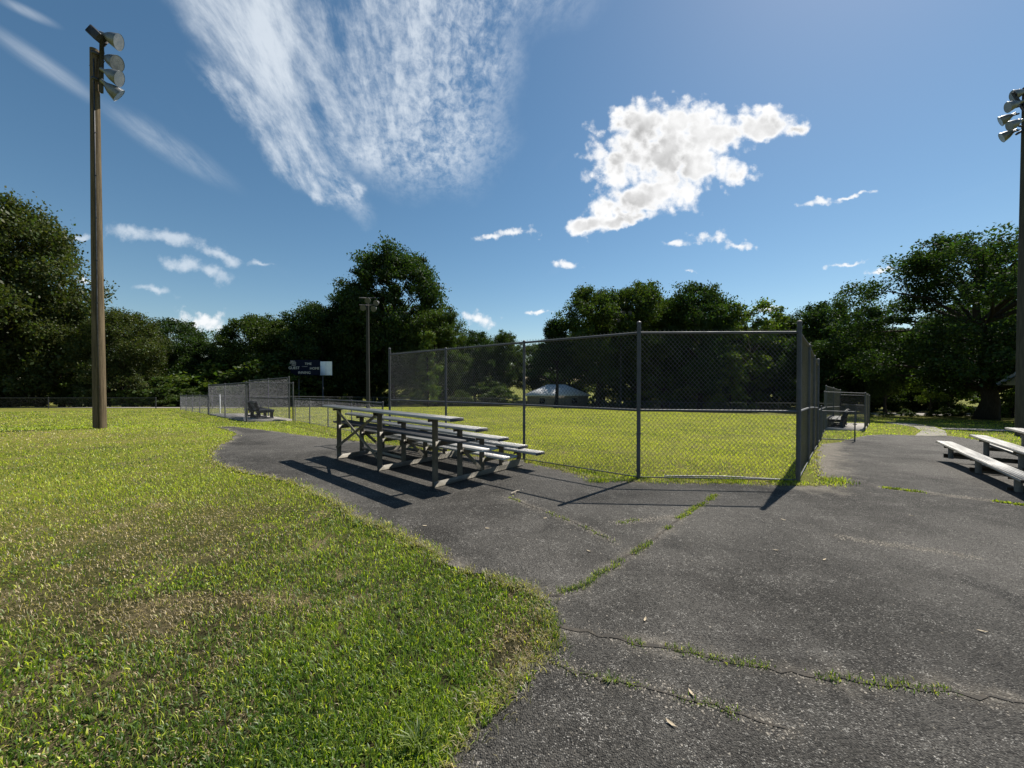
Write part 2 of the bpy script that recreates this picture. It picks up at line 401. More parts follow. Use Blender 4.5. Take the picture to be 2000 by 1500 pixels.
def asphalt_build(w):
    geo = w.n('ShaderNodeNewGeometry').outputs['Position']
    vor = w.n('ShaderNodeTexVoronoi', {'feature': 'F1'}, Vector=geo, Scale=120.)
    vor2 = w.n('ShaderNodeTexVoronoi', {'feature': 'F1'}, Vector=geo, Scale=37.)
    rnd = w.n('ShaderNodeSeparateColor', None, Color=vor.outputs['Color']).outputs[0]
    rnd2 = w.n('ShaderNodeSeparateColor', None, Color=vor2.outputs['Color']).outputs[1]
    n1 = w.noise(geo, .55, 6, .62); n2 = w.noise(geo, 3.0, 6, .65); n3 = w.noise(geo, 40., 3, .6); ns = w.noise(w.n('ShaderNodeMapping', None, Vector=geo, Scale=(.5, 2.2, 1)).outputs[0], 1.1, 5, .6)
    base = w.mix(w.step(n1, .36, .66), (.038, .0355, .0315), (.070, .066, .059))
    n0 = w.noise(geo, .22, 5, .6)
    base = w.mix(w.m('MULTIPLY', w.step(n0, .45, .60), .7), base, (.125, .117, .105))
    base = w.mix(w.m('MULTIPLY', w.step(n2, .48, .72), .5), base, (.105, .0985, .088))
    stain = w.noise(w.n('ShaderNodeMapping', None, Vector=geo, Location=(7, 3, 0)).outputs[0], 1.1, 6, .7, .5)
    base = w.mix(w.m('MULTIPLY', w.step(stain, .58, .68), .6), base, (.022, .021, .0195))
    base = w.mix(w.m('MULTIPLY', w.step(ns, .56, .74), .5), base, (.15, .142, .128))
    stone = w.mix(w.m('POWER', rnd2, 2.5), (.12, .115, .104), (.46, .44, .40))
    f = w.m('MULTIPLY', w.step(rnd, .62, .78), w.step(vor.outputs['Distance'], .65, .3))
    c = w.mix(w.m('MULTIPLY', f, w.m('MULTIPLY_ADD', w.step(n2, .35, .65), .5, .35)), base, stone)
    dark = w.m('MULTIPLY', w.step(rnd, .30, .18), .55)
    c = w.mix(dark, c, (.008, .008, .008))
    dust = w.n('ShaderNodeAttribute', {'attribute_name': 'dust'}).outputs['Fac']
    dn = w.m('MULTIPLY', w.step(w.m('ADD', dust, w.m('MULTIPLY', w.m('SUBTRACT', n2, .5), 1.3)), .35, 1.05), .8)
    sand = w.mix(w.step(n3, .3, .7), (.115, .10, .08), (.25, .225, .185))
    c = w.mix(dn, c, sand)
    h = w.m('ADD', w.m('MULTIPLY', w.m('SUBTRACT', 1.0, vor.outputs['Distance']), .8), w.m('MULTIPLY', n3, .6))
    return princ(w, c, .82, 0, .14, h, 1.0, .012)
M_ASPHALT = material('old_asphalt', asphalt_build)
def gravel_build(w):
    geo = w.n('ShaderNodeNewGeometry').outputs['Position']
    n = w.noise(geo, 1.5, 6, .65); n3 = w.noise(geo, 30., 4, .7)
    c = w.mix(w.step(n, .3, .7), (.13, .12, .10), (.27, .25, .21))
    c = w.mix(w.m('MULTIPLY', w.step(n3, .4, .7), .5), c, (.36, .34, .30))
    return princ(w, c, .95, 0, .2, n3, .6, .02)
M_GRAVEL = material('gravel', gravel_build)

# ------------------------------------------------------------------ ground sheet
def axis(lim, near, step0, grow):
    a = [0.0]; s = step0
    while a[-1] < lim:
        if a[-1] > near: s *= grow
        a.append(a[-1] + s)
    return np.array(a)
pos = axis(900, 32, .5, 1.09); ypos = axis(900, 66, .5, 1.10)
gx = np.concatenate([-pos[:0:-1], pos]); gy = np.concatenate([-axis(300, 4, 1.0, 1.25)[:0:-1], ypos])
XX, YY = np.meshgrid(gx, gy)
vv = np.stack([XX, YY, zt(XX, YY)], -1).reshape(-1, 3)
nx, ny = len(gx), len(gy)
ii = (np.arange(ny - 1)[:, None] * nx + np.arange(nx - 1)[None]).ravel()
link('ground', mesh_np('ground', vv, np.stack([ii, ii + 1, ii + nx + 1, ii + nx], 1), None, M_GROUND, True), kind='structure')

# ------------------------------------------------------------------ asphalt, with cracks
def resample(pts, step, jit, seed, closed=False):
    rg = np.random.default_rng(seed); out = []
    n = len(pts)
    for i in range(n if closed else n - 1):
        a = np.array(pts[i][:2]); b = np.array(pts[(i + 1) % n][:2]); L = np.linalg.norm(b - a)
        d = math.hypot(*((a + b) / 2)); st = step * max(1, d / 4)
        k = max(1, int(L / st)); nrm = np.array([-(b - a)[1], (b - a)[0]]) / max(L, 1e-6)
        for j in range(k):
            t = j / k
            out.append(a + (b - a) * t + nrm * (rg.normal() * jit * (1 if d < 20 else .3)))
    if not closed: out.append(np.array(pts[-1][:2]))
    return np.array(out)
def seg_dist(px, py, poly, closed=False):
    d = np.full(px.shape, 1e9); n = len(poly)
    for i in range(n if closed else n - 1):
        a = poly[i]; b = poly[(i + 1) % n]; ab = b - a; L2 = max(ab @ ab, 1e-9)
        t = np.clip(((px - a[0]) * ab[0] + (py - a[1]) * ab[1]) / L2, 0, 1)
        d = np.minimum(d, np.hypot(px - a[0] - t * ab[0], py - a[1] - t * ab[1]))
    return d
def inside(px, py, poly):
    r = np.zeros(px.shape, bool); n = len(poly); j = n - 1
    for i in range(n):
        xi, yi = poly[i]; xj, yj = poly[j]
        if yi != yj:
            c = ((yi > py) != (yj > py)) & (px < (xj - xi) * (py - yi) / (yj - yi) + xi)
            r ^= c
        j = i
    return r
apx = [(870, 1500), (900, 1450), (935, 1392), (1005, 1330), (1040, 1290), (1062, 1240), (1062, 1195), (1042, 1160), (960, 1132), (880, 1106), (835, 1075),
       (760, 1040), (690, 1010), (640, 975), (560, 941), (480, 926), (425, 908), (408, 893), (425, 872), (455, 857), (462, 848), (442, 839), (420, 834), (455, 833.5),
       (520, 841), (590, 851), (655, 857), (760, 870), (900, 888), (1030, 905), (1100, 920), (1150, 934), (1250, 942), (1400, 944), (1560, 950), (1618, 949), (1628, 944), (1596, 930), (1590, 908), (1598, 882), (1607, 868),
       (1640, 864), (1690, 851), (1730, 849), (1790, 851), (1850, 851), (1900, 858), (2000, 879)]
apoly = [P(*p) for p in apx]
apoly = [Vector((-2.4, -3.5, 0)), Vector((-.75, .6, 0))] + apoly + [Vector((19, 7, 0)), Vector((17, -3.5, 0))]
AP0 = np.array([p[:2] for p in apoly])
AP = resample(apoly, .09, .018, 3, True)
crk_px = [[(990, 972), (1050, 995), (1100, 1014), (1150, 1035), (1200, 1062)],
          [(1060, 1172), (1130, 1150), (1200, 1106), (1262, 1068), (1330, 1012), (1400, 968)],
          [(1068, 1214), (1110, 1230), (1190, 1248), (1310, 1275), (1420, 1291), (1520, 1311), (1620, 1331), (1700, 1337), (1800, 1351), (1900, 1361), (2010, 1379)],
          [(1048, 1288), (1100, 1306), (1200, 1335), (1280, 1355), (1370, 1376), (1450, 1400), (1540, 1430)],
          [(1725, 955), (1790, 962), (1860, 970), (1930, 979), (2010, 991)],
          [(1640, 1050), (1750, 1068), (1900, 1090)],
          [(1205, 1022), (1260, 1018), (1330, 1012)]]
crk_w = [.016, .022, .024, .010, .03, .006, .008]
CR = [resample([P(*p) for p in c], .06, .012, 20 + i) for i, c in enumerate(crk_px)]
def drape_cdt(name, boundary, mat, lift, steiner, dustf=None):
    n = len(boundary)
    pts = [Vector(p) for p in boundary] + [Vector(p) for p in steiner]
    r = delaunay_2d_cdt(pts, [(i, (i + 1) % n) for i in range(n)], [], 1, 1e-4)
    V = np.array([v[:2] for v in r[0]]); T = np.array([f for f in r[2] if len(f) == 3])
    c = V[T].mean(1); T = T[inside(c[:, 0], c[:, 1], np.array(boundary))]
    z = zt(V[:, 0], V[:, 1]) + lift
    me = mesh_np(name, np.column_stack([V, z]), None, T, mat, True)
    if dustf:
        a = me.attributes.new('dust', 'FLOAT', 'POINT'); a.data.foreach_set('value', dustf(V[:, 0], V[:, 1]).astype(np.float32))
    return link(name, me, kind='structure')
rg = np.random.default_rng(5)
sx, sy = [], []
for step, y0, y1, x0, x1 in ((.11, 1.2, 7.5, -3.5, 7.5), (.35, -3.4, 19, -18, 19)):
    a, b = np.meshgrid(np.arange(x0, x1, step), np.arange(y0, y1, step))
    a = a.ravel() + rg.uniform(-.02, .02, a.size); b = b.ravel() + rg.uniform(-.02, .02, b.size)
    if step > .2:
        k = ~((b > 1.1) & (b < 7.6) & (a > -3.6) & (a < 7.6)); a, b = a[k], b[k]
    sx.append(a); sy.append(b)
sx = np.concatenate(sx); sy = np.concatenate(sy)
k = inside(sx, sy, AP) & (seg_dist(sx, sy, AP0, True) > .06)
steiner = np.column_stack([sx, sy])[k]
FENCE_LINE = np.array([[-3.5, 11.], [2.12, 6.43], [4.68, 6.27], [9.2, 11.56], [11, 13.6]])
def dustf(x, y):
    d = np.exp(-(seg_dist(x, y, AP0, True) / .22) ** 1.3) * np.where((x > -.6) & (y < 3.4), .55, .85)
    for c, wd in zip(CR, crk_w): d = np.maximum(d, np.exp(-(seg_dist(x, y, c) / (wd * 7)) ** 1.2) * .72)
    return np.maximum(d, 1.1 * np.exp(-(seg_dist(x, y, FENCE_LINE[2:]) / .8) ** 2))
drape_cdt('asphalt', [tuple(p) for p in AP], M_ASPHALT, .012, [tuple(p) for p in steiner], dustf)
for c, wd in zip(CR, crk_w):
    rgc = np.random.default_rng(len(c)); vs = []
    for i, p in enumerate(c):
        t = c[min(i + 1, len(c) - 1)] - c[max(i - 1, 0)]; t = t / max(np.linalg.norm(t), 1e-6); nn = np.array([-t[1], t[0]])
        wa, wb = wd * rgc.uniform(.25, .9, 2)
        if i in (0, len(c) - 1): wa = wb = .001
        for q in (p + nn * wa, p - nn * wb): vs.append((q[0], q[1], float(zt(q[0], q[1])) + .016))
    n = len(c)
    link('pavement_crack', mesh_np('pavement_crack', vs, [[2 * i, 2 * i + 1, 2 * i + 3, 2 * i + 2] for i in range(n - 1)], None, M_SOIL), kind='structure')
def strip(name, pts, mat, lift):
    pl = [tuple(p[:2]) for p in pts]
    xs = np.array([p[0] for p in pl]); ys = np.array([p[1] for p in pl])
    b = resample([Vector((*p, 0)) for p in pl], .3, .02, 9, True)
    a, c = np.meshgrid(np.arange(xs.min(), xs.max(), .8), np.arange(ys.min(), ys.max(), .8))
    a = a.ravel(); c = c.ravel(); k = inside(a, c, b) & (seg_dist(a, c, np.array(pl), True) > .15)
    return drape_cdt(name, [tuple(p) for p in b], mat, lift, list(zip(a[k], c[k])))
strip('gravel_path', [P(1786, 852), P(1850, 852), P(1846, 842), P(1822, 833), P(1780, 827), P(1725, 824), P(1735, 827), P(1785, 834), P(1800, 842)], M_GRAVEL, .02)
strip('concrete_walk', [P(1838, 836.5), P(1900, 838), P(2040, 842), P(2040, 845.5), P(1900, 841), P(1842, 838.8)], M_CONC, .03)
strip('road', [Vector((-95, 44, 0)), Vector((-27.5, 37.3, 0)), Vector((-27.5, 40.6, 0)), Vector((-95, 48, 0))], M_CONC, .03)
strip('parking_lot', [Vector((36, 38, 0)), Vector((62, 33, 0)), Vector((66, 44, 0)), Vector((41, 46, 0))], M_CONC, .03)

# ------------------------------------------------------------------ grass
def blades(name, x, y, h, w_, lean, col, label, mat=M_GRASS, zoff=0., seed=0, az=None):
    rg = np.random.default_rng(seed); n = len(x)
    az = rg.uniform(0, 2 * np.pi, n) if az is None else az
    z = zt(x, y) + zoff
    dx, dy = np.cos(az), np.sin(az)                 # lean direction
    tw = az + np.pi / 2 + rg.normal(0, .5, n)
    sx_, sy_ = np.cos(tw) * w_ / 2, np.sin(tw) * w_ / 2
    l1 = lean * .55; l2 = lean * 1.25
    m = np.stack([x + dx * np.sin(l1) * h * .5, y + dy * np.sin(l1) * h * .5, z + np.cos(l1) * h * .5], 1)
    tip = m + np.stack([dx * np.sin(l2) * h * .5, dy * np.sin(l2) * h * .5, np.cos(l2) * h * .5], 1)
    S = np.stack([sx_, sy_, np.zeros(n)], 1)
    B = np.stack([x, y, z - .004], 1)
    V = np.stack([B - S * .7, B + S * .7, m - S, m + S, tip], 1).reshape(-1, 3)
    b = np.arange(n) * 5
    q = np.stack([b, b + 1, b + 3, b + 2], 1); t = np.stack([b + 2, b + 3, b + 4], 1)
    c = np.repeat(col, 5, 0)
    return link(name, mesh_np(name, V, q, t, mat, True, c), kind='stuff', label=label)
rg = np.random.default_rng(11)
def polar(n, r0, r1, a0, a1):
    r = np.exp(rg.uniform(math.log(r0), math.log(r1), n)); a = rg.uniform(a0, a1, n)
    return r * np.sin(a), r * np.cos(a), r
IN_FIELD = np.array([[-3.5, 11.], [2.12, 6.43], [4.68, 6.27], [9.2, 11.56], [14.8, 18.2], [20.5, 24], [30, 36], [28, 44], [18, 52], [5, 56], [-10, 52], [-22, 45], [-27, 38], [-27.6, 32], [-16.4, 24], [-10.6, 18.6]])
def straw_mask(x, y):
    a = fbm(x, y, .55, 3, 4); b = fbm(x, y, 2.2, 9, 3)
    m = sstep(.50, .64, a + (b - .5) * .35)
    hot = np.exp(-((x + 4.6) / 2.2) ** 2 - ((y - 4.2) / 1.0) ** 2) + .9 * np.exp(-((x + 3.2) / 1.6) ** 2 - ((y - 2.75) / .3) ** 2) + .7 * np.exp(-((x + 13) / 5) ** 2 - ((y - 9.8) / 1.2) ** 2) + .8 * np.exp(-((x - .05) / .22) ** 2 - ((y - 2.5) / .5) ** 2)
    return np.clip(m * .34 + hot * (0.80 + (b - .5) * 2.4), 0, .88)
def grass_colour(x, y, field):
    n = len(x)
    a = fbm(x, y, .8, 21, 3)[:, None]; s = straw_mask(x, y)
    deep = np.array([.055, .105, .015]); mid = np.array([.20, .265, .030]); yel = np.array([.40, .43, .040]); straw = np.array([.40, .31, .175])
    t = np.clip(a * 1.7 - .4 + rg.normal(0, .34, n)[:, None], 0, 1)
    c = deep * (1 - t) + mid * t
    far = sstep(2.5, 7.0, np.hypot(x, y))[:, None]
    yp = np.clip(.15 + .45 * far + .45 * field[:, None], 0, .92)
    c = np.where(rg.random(n)[:, None] < yp * (.4 + a), yel * np.where(field[:, None] > 0, np.array([1.08, .98, 1.3]), 1.) * (.75 + .5 * rg.random(n)[:, None]), c)
    st = (rg.random(n) < np.where(field, s * .45 + .10, s * 1.0 + .06))[:, None]
    c = np.where(st, straw * (.40 + 1.15 * rg.random(n)[:, None] ** 1.4), c)
    return c * (.88 + .54 * rg.random(n))[:, None], st[:, 0]
x, y, r = polar(640000, 1.25, 46, -R(66), R(66))
ins = inside(x, y, AP); fld = inside(x, y, IN_FIELD)
ed = seg_dist(x, y, AP0, True)
slab_l = inside(x, y, np.array([[-12.3, 17.8], [-10.6, 18.6], [-16.4, 24.], [-18.7, 23.7]])) | inside(x, y, np.array([[14.8, 18.2], [17.1, 18.6], [22.7, 24.4], [20.5, 24]]))
creep = (fbm(x, y, 3., 5, 3) > .5) & (ed < .09 * np.clip(r / 2.5, 1, 2)) & (rg.random(len(x)) < .7 - 3. * ed)
bare = straw_mask(x, y)
base_bare = (seg_dist(x, y, FENCE_LINE[2:]) < .9) & (fld == False)
home = np.exp(-((x - 2.9) / .9) ** 2 - ((y - 9.2) / .35) ** 2) + np.exp(-((x - 8.5) / .9) ** 2 - ((y - 14.5) / .4) ** 2)
k = (~ins | creep) & ~slab_l & (rg.random(len(x)) > bare * .2) & ((fbm(x, y, 13., 61, 2) + .35 * rg.random(len(x)) > .46) | (r > 6)) & ~(base_bare & (rg.random(len(x)) < .85)) & (rg.random(len(x)) > home)
x, y, r, fld, ins = x[k], y[k], r[k], fld[k], ins[k]
col, st = grass_colour(x, y, fld.astype(float))
n = len(x)
brd = sstep(.52, .66, fbm(x, y, 1.9, 55, 3))
h = (.028 + .034 * rg.random(n)) * (1 - .3 * brd) * np.where(st, .75, 1.) * np.where(fld, .85, 1) * (.75 + .6 * fbm(x, y, 1.3, 31, 2))
w_ = np.maximum(.0050 * (.6 + .8 * rg.random(n)) * (1 + .6 * brd) * np.where(st, .6, 1), r * .00085)
lean = np.where(st, rg.uniform(.9, 1.5, n), np.abs(rg.normal(.75, .38, n)).clip(.1, 1.45))
for sel, nm, lb in ((~fld, 'lawn_grass', 'short mown lawn grass with dry straw patches beside the asphalt'), (fld, 'field_grass', 'sunlit yellow green grass on the ball field')):
    blades(nm, x[sel], y[sel], h[sel], w_[sel], lean[sel], col[sel], lb, zoff=np.where(ins[sel], .012, 0.), seed=3)
# weeds in the cracks and along the foot of the backstop
wx, wy, wh = [], [], []
for c, amt, hh in zip(CR, (420, 2600, 1200, 380, 1100, 0, 300), (.026, .032, .028, .024, .035, 0, .025)):
    if not amt: continue
    i = rg.integers(0, len(c) - 1, amt); t = rg.random(amt)
    p = c[i] * (1 - t)[:, None] + c[i + 1] * t[:, None]
    keep = fbm(p[:, 0], p[:, 1], 3.2, 77, 3) > (.40 if amt > 2000 else .47)
    p = p[keep] + rg.normal(0, .022, (keep.sum(), 2))
    wx.append(p[:, 0]); wy.append(p[:, 1]); wh.append(np.full(len(p), hh))
for line, amt, sd in ((FENCE_LINE[:3], 6000, .10), (np.array([[5.1, 6.15], [5.5, 6.45]]), 600, .12), (np.array([P(1150, 942)[:2], P(1262, 938)[:2]]), 900, .06), (np.array([P(1060, 1180)[:2], P(1095, 1160)[:2]]), 900, .05), (np.array([P(1060, 1200)[:2], P(1080, 1270)[:2], P(1020, 1330)[:2]]), 900, .045)):
    i = rg.integers(0, len(line) - 1, amt); t = rg.random(amt)
    p = line[i] * (1 - t)[:, None] + line[i + 1] * t[:, None] + rg.normal(0, sd, (amt, 2))
    keep = fbm(p[:, 0], p[:, 1], 2.2, 78, 2) > .42; p = p[keep]
    wx.append(p[:, 0]); wy.append(p[:, 1]); wh.append(np.full(len(p), .055))
wx = np.concatenate(wx); wy = np.concatenate(wy); wh = np.concatenate(wh); n = len(wx)
wc, wst = grass_colour(wx, wy, np.zeros(n)); wc = wc * .72
wr = np.hypot(wx, wy)
blades('crack_weeds', wx, wy, wh * (.5 + .9 * rg.random(n)), np.maximum(.0045, wr * .0012), np.abs(rg.normal(.8, .35, n)), wc, 'tufts of grass and weeds growing in the asphalt cracks', zoff=.012, seed=8)
# creeping runners and dead straw lying over the asphalt edge
ne = 42000
eidx = rg.integers(0, len(AP), ne); eb = AP[eidx] + rg.normal(0, 1, (ne, 2)) * (.022 + .045 * rg.random(ne))[:, None]
er = np.hypot(eb[:, 0], eb[:, 1]); k = (eb[:, 1] > 1.2) & (er < 13) & (fbm(eb[:, 0], eb[:, 1], 2.4, 91, 3) > .33) & (rg.random(ne) < np.clip(4.5 / er, .25, 1))
eb = eb[k]; er = er[k]; n = len(eb)
ec, _ = grass_colour(eb[:, 0], eb[:, 1], np.ones(n))
pale = (rg.random(n) < .72)[:, None]; ec = np.where(pale, np.array([.30, .26, .13]) * (.5 + .7 * rg.random(n))[:, None], ec)
blades('edge_runners', eb[:, 0], eb[:, 1], .03 + .045 * rg.random(n), np.maximum(.0042, er * .0011), np.abs(rg.normal(1.15, .3, n)).clip(.3, 1.5), ec, 'dry runners of grass creeping over the asphalt edge', zoff=.014, seed=14)
ng = 15000
gi = rg.integers(0, len(AP), ng); gp = AP[gi] + rg.normal(0, 1, (ng, 2)) * .10
for c, wd in zip(CR, crk_w):
    q_ = rg.integers(0, len(c), 1100); gp = np.concatenate([gp, c[q_] + rg.normal(0, 1, (1100, 2)) * .05])
gp = np.concatenate([gp, np.stack(polar(2500, 1.3, 12, -R(20), R(62))[:2], 1)])
gr = np.hypot(gp[:, 0], gp[:, 1]); k = inside(gp[:, 0], gp[:, 1], AP) & (gp[:, 1] > 1.2) & (gr < 13); gp = gp[k]; gr = gr[k]; n = len(gp)
gs = np.maximum(.0025 + .006 * rg.random(n) ** 3, gr * .0006)
base_ = np.array([[1, 0, 0], [-.5, .87, 0], [-.5, -.87, 0], [.1, .1, .8]])
a_ = rg.uniform(0, 6.28, n); ca, sa = np.cos(a_), np.sin(a_)
gv = np.empty((n, 4, 3)); gz = zt(gp[:, 0], gp[:, 1]) + .0125
for i_ in range(4):
    b_ = base_[i_]; gv[:, i_, 0] = gp[:, 0] + gs * (b_[0] * ca - b_[1] * sa); gv[:, i_, 1] = gp[:, 1] + gs * (b_[0] * sa + b_[1] * ca); gv[:, i_, 2] = gz + gs * b_[2]
b_ = np.arange(n)[:, None] * 4
gt_ = np.concatenate([b_ + np.array([[0, 1, 3]]), b_ + np.array([[1, 2, 3]]), b_ + np.array([[2, 0, 3]])])
gc = np.array([.22, .20, .17]) * (.4 + 1.1 * rg.random(n))[:, None]
M_GRIT = material('loose_grit', lambda w: princ(w, w.n('ShaderNodeVertexColor', {'layer_name': 'tint'}).outputs[0], .9, 0, .2))
link('loose_grit', mesh_np('loose_grit', gv.reshape(-1, 3), None, gt_, M_GRIT, False, np.repeat(gc, 4, 0)), kind='stuff', label='loose grit and crumbs of stone scattered on the asphalt')
# the coarse crabgrass rosettes on the lawn edge
def rosette(px, py, n, hmax, label):
    c = P(px, py); a = rg.uniform(0, 2 * np.pi, n)
    rr = rg.uniform(0, .03, n); xx = c.x + np.cos(a) * rr; yy = c.y + np.sin(a) * rr
    cc = np.tile([.16, .20, .06], (n, 1)) * (.6 + .8 * rg.random(n))[:, None]
    me = blades('weed_clump', xx, yy, hmax * (.6 + .4 * rg.random(n)), np.full(n, .0065), rg.uniform(.7, 1.25, n), cc, label, zoff=.01, seed=int(px), az=a)
    del me['kind']; me['category'] = 'weed'
rosette(815, 1462, 46, .13, 'coarse grass clump on the lawn corner nearest the camera')
rosette(700, 1028, 34, .14, 'weed clump at the lawn edge behind the small bleachers')
rosette(1195, 1332, 22, .06, 'small bright green weed alone in the asphalt near the lawn tip')

# ------------------------------------------------------------------ fences
def diamond(L, H, cell=.071, r=.0019, slope=1.12, over=0.0, bulge=0.0):
    """two sets of crossing wires in the (s, t) plane -> verts, quads; t up to H+over"""
    V = []; Q = []; nv = 0
    HT = H + over
    for sg in (1, -1):
        c = np.arange(-HT / slope, L, cell) if sg > 0 else np.arange(0, L + HT / slope, cell)
        if sg > 0:
            s0 = np.maximum(0, c); s1 = np.minimum(L, c + HT / slope); t0 = (s0 - c) * slope; t1 = (s1 - c) * slope
        else:
            s0 = np.maximum(0, c - HT / slope); s1 = np.minimum(L, c); t0 = (c - s0) * slope; t1 = (c - s1) * slope
        k = (s1 - s0) > .01; s0, s1, t0, t1 = s0[k], s1[k], t0[k], t1[k]
        d = np.stack([s1 - s0, t1 - t0], 1); d /= np.linalg.norm(d, axis=1)[:, None]
        nrm = np.stack([-d[:, 1], d[:, 0]], 1)
        off = r * .9 * sg
        ring = []
        for (s_, t_) in ((s0, t0), (s1, t1)):
            for kx, ky in ((1, -.58), (-1, -.58), (0, 1.15)):
                ring.append(np.stack([s_ + nrm[:, 0] * r * kx, np.full(len(s_), off + r * ky), t_ + nrm[:, 1] * r * kx], 1))
        v = np.stack(ring, 1); n = len(v); b = nv + np.arange(n)[:, None] * 6
        V.append(v.reshape(-1, 3))
        for a, c2 in ((0, 1), (1, 2), (2, 0)): Q.append(b + np.array([[a, c2, c2 + 3, a + 3]]))
        nv += n * 6
    return np.concatenate(V), np.concatenate([q.reshape(-1, 4) for q in Q])
def fabric(root, a, b, h, off=.0, z0=.04, over=0., cell=.071, r=.0019, mat=M_WIRE):
    a = Vector(a); b = Vector(b); d = (b - a); L = math.hypot(d.x, d.y)
    v, q = diamond(L, h - z0, cell, r, 1.12, over)
    dx = np.array([d.x, d.y]) / L; nrm = np.array([-dx[1], dx[0]])
    W = np.empty_like(v)
    W[:, 0] = a.x + dx[0] * v[:, 0] + nrm[0] * (v[:, 1] + off)
    W[:, 1] = a.y + dx[1] * v[:, 0] + nrm[1] * (v[:, 1] + off)
    W[:, 2] = a.z + (b.z - a.z) * v[:, 0] / L + z0 + v[:, 2]
    o = Vector(root.location)
    return link('chain_link', mesh_np('chain_link', W - np.array(o), q, None, mat), root, kind='stuff')
def post(root, p, h, r, mat=M_GALV, cap=True, name='post'):
    m = MB(); p = Vector(p) - root.location
    pts = [p + Vector((0, 0, -.1)), p + Vector((0, 0, h))]; rad = [r, r]
    if cap:
        pts += [p + Vector((0, 0, h + .001)), p + Vector((0, 0, h + r * .9)), p + Vector((0, 0, h + r * 1.5))]; rad += [r * 1.18, r * 1.1, r * .35]
    m.tube(pts, rad, 10)
    if cap:                                     # brace bands
        for f_ in (.06, .30, .52, .75, .97): m.tube([p + Vector((0, 0, h * f_ - .014)), p + Vector((0, 0, h * f_ + .014))], r * 1.16, 10)
    return m.obj(name, mat, root, True)
def rail(root, a, b, r, name='top_rail', mat=M_GALV):
    m = MB(); m.tube([Vector(a) - root.location, Vector(b) - root.location], r, 8); return m.obj(name, mat, root, True)
def up(p, h): return Vector((p[0], p[1], p[2] + h))
def run(root, pts, h, r_post=.024, r_rail=.02, mid=None, bottom=None, over=0., spacing=None, cell=.071, wire=.0016, tall=(), mat=M_GALV, wmat=M_WIRE, first=True, last=True, mesh=True):
    if spacing:
        o = []
        for a, b in zip(pts[:-1], pts[1:]):
            L = math.hypot(b[0] - a[0], b[1] - a[1]); n = max(1, round(L / spacing))
            o += [(a[0] + (b[0] - a[0]) * i / n, a[1] + (b[1] - a[1]) * i / n) for i in range(n)]
        pts = o + [pts[-1]]
    g = [G(p[0], p[1]) for p in pts]
    for i, p in enumerate(g):
        if (i == 0 and not first) or (i == len(g) - 1 and not last): continue
        post(root, p, h + (.15 if i in tall else .01), r_post * (1.22 if i in tall else 1), mat)
    for a, b in zip(g[:-1], g[1:]):
        rail(root, up(a, h), up(b, h), r_rail, 'top_rail', mat)
        if mid: rail(root, up(a, mid), up(b, mid), r_rail, 'middle_rail', mat)
        if bottom: rail(root, up(a, bottom), up(b, bottom), r_rail * .5, 'bottom_wire', mat)
        if mesh: fabric(root, a, b, h, .026, over=over, cell=cell, r=wire, mat=wmat)
    return g
bs = thing('backstop_fence', 'tall dark chain link backstop with angled wings behind home plate', 'fence', G(3.4, 6.35))
BP = [(-3.5, 11.0), (-1.63, 9.48), (.25, 7.95), (2.12, 6.43), (4.68, 6.27), (6.2, 8.03), (7.7, 9.8), (9.2, 11.56)]
run(bs, BP, 2.46, .027, .021, mid=1.17, bottom=.05, over=.055, tall=(0, 3, 4, 7), wire=.0022)
m = MB(); a = P(1300, 935); b = P(1545, 943)
m.tube([a + Vector((0, .05, .03)), (a + b) / 2 + Vector((0, .09, .045)), b + Vector((0, .05, .03))], .018, 8)
ob = m.obj('white_pipe', M_PIPE, None, True); ob['label'] = 'thin white pipe lying along the foot of the backstop'; ob['category'] = 'pipe'
# low fences along the foul lines
f = thing('low_fence', 'low chain link fence between the backstop and the left dugout', 'fence', G(-7, 14.7))
run(f, [(-3.75, 11.15), (-10.45, 18.5)], 1.08, .022, .02, spacing=2.4, bottom=.05)
f = thing('low_fence', 'low chain link fence between the backstop and the right dugout', 'fence', G(12, 15))
run(f, [(9.35, 11.75), (14.75, 18.1)], 1.10, .022, .02, spacing=2.2, bottom=.05)
f = thing('outfield_fence', 'low chain link fence curving all round the far side of the outfield', 'fence', G(0, 55))
run(f, [(-18.9, 23.9), (-27.6, 32), (-27, 38), (-22, 45), (-10, 52), (5, 56), (18, 52), (28, 44), (30, 36), (22.9, 24.7)], 1.2, .03, .025, spacing=3.0, cell=.085, wire=.0017)
f = thing('roadside_fence', 'low black chain link fence beside the road at far left', 'fence', G(-50, 36))
run(f, [(-75, 37.4), (-33, 35.6)], 1.0, .04, .025, spacing=5.2, cell=.10, wire=.0011, mat=M_DARKSTEEL, wmat=M_DARKSTEEL)
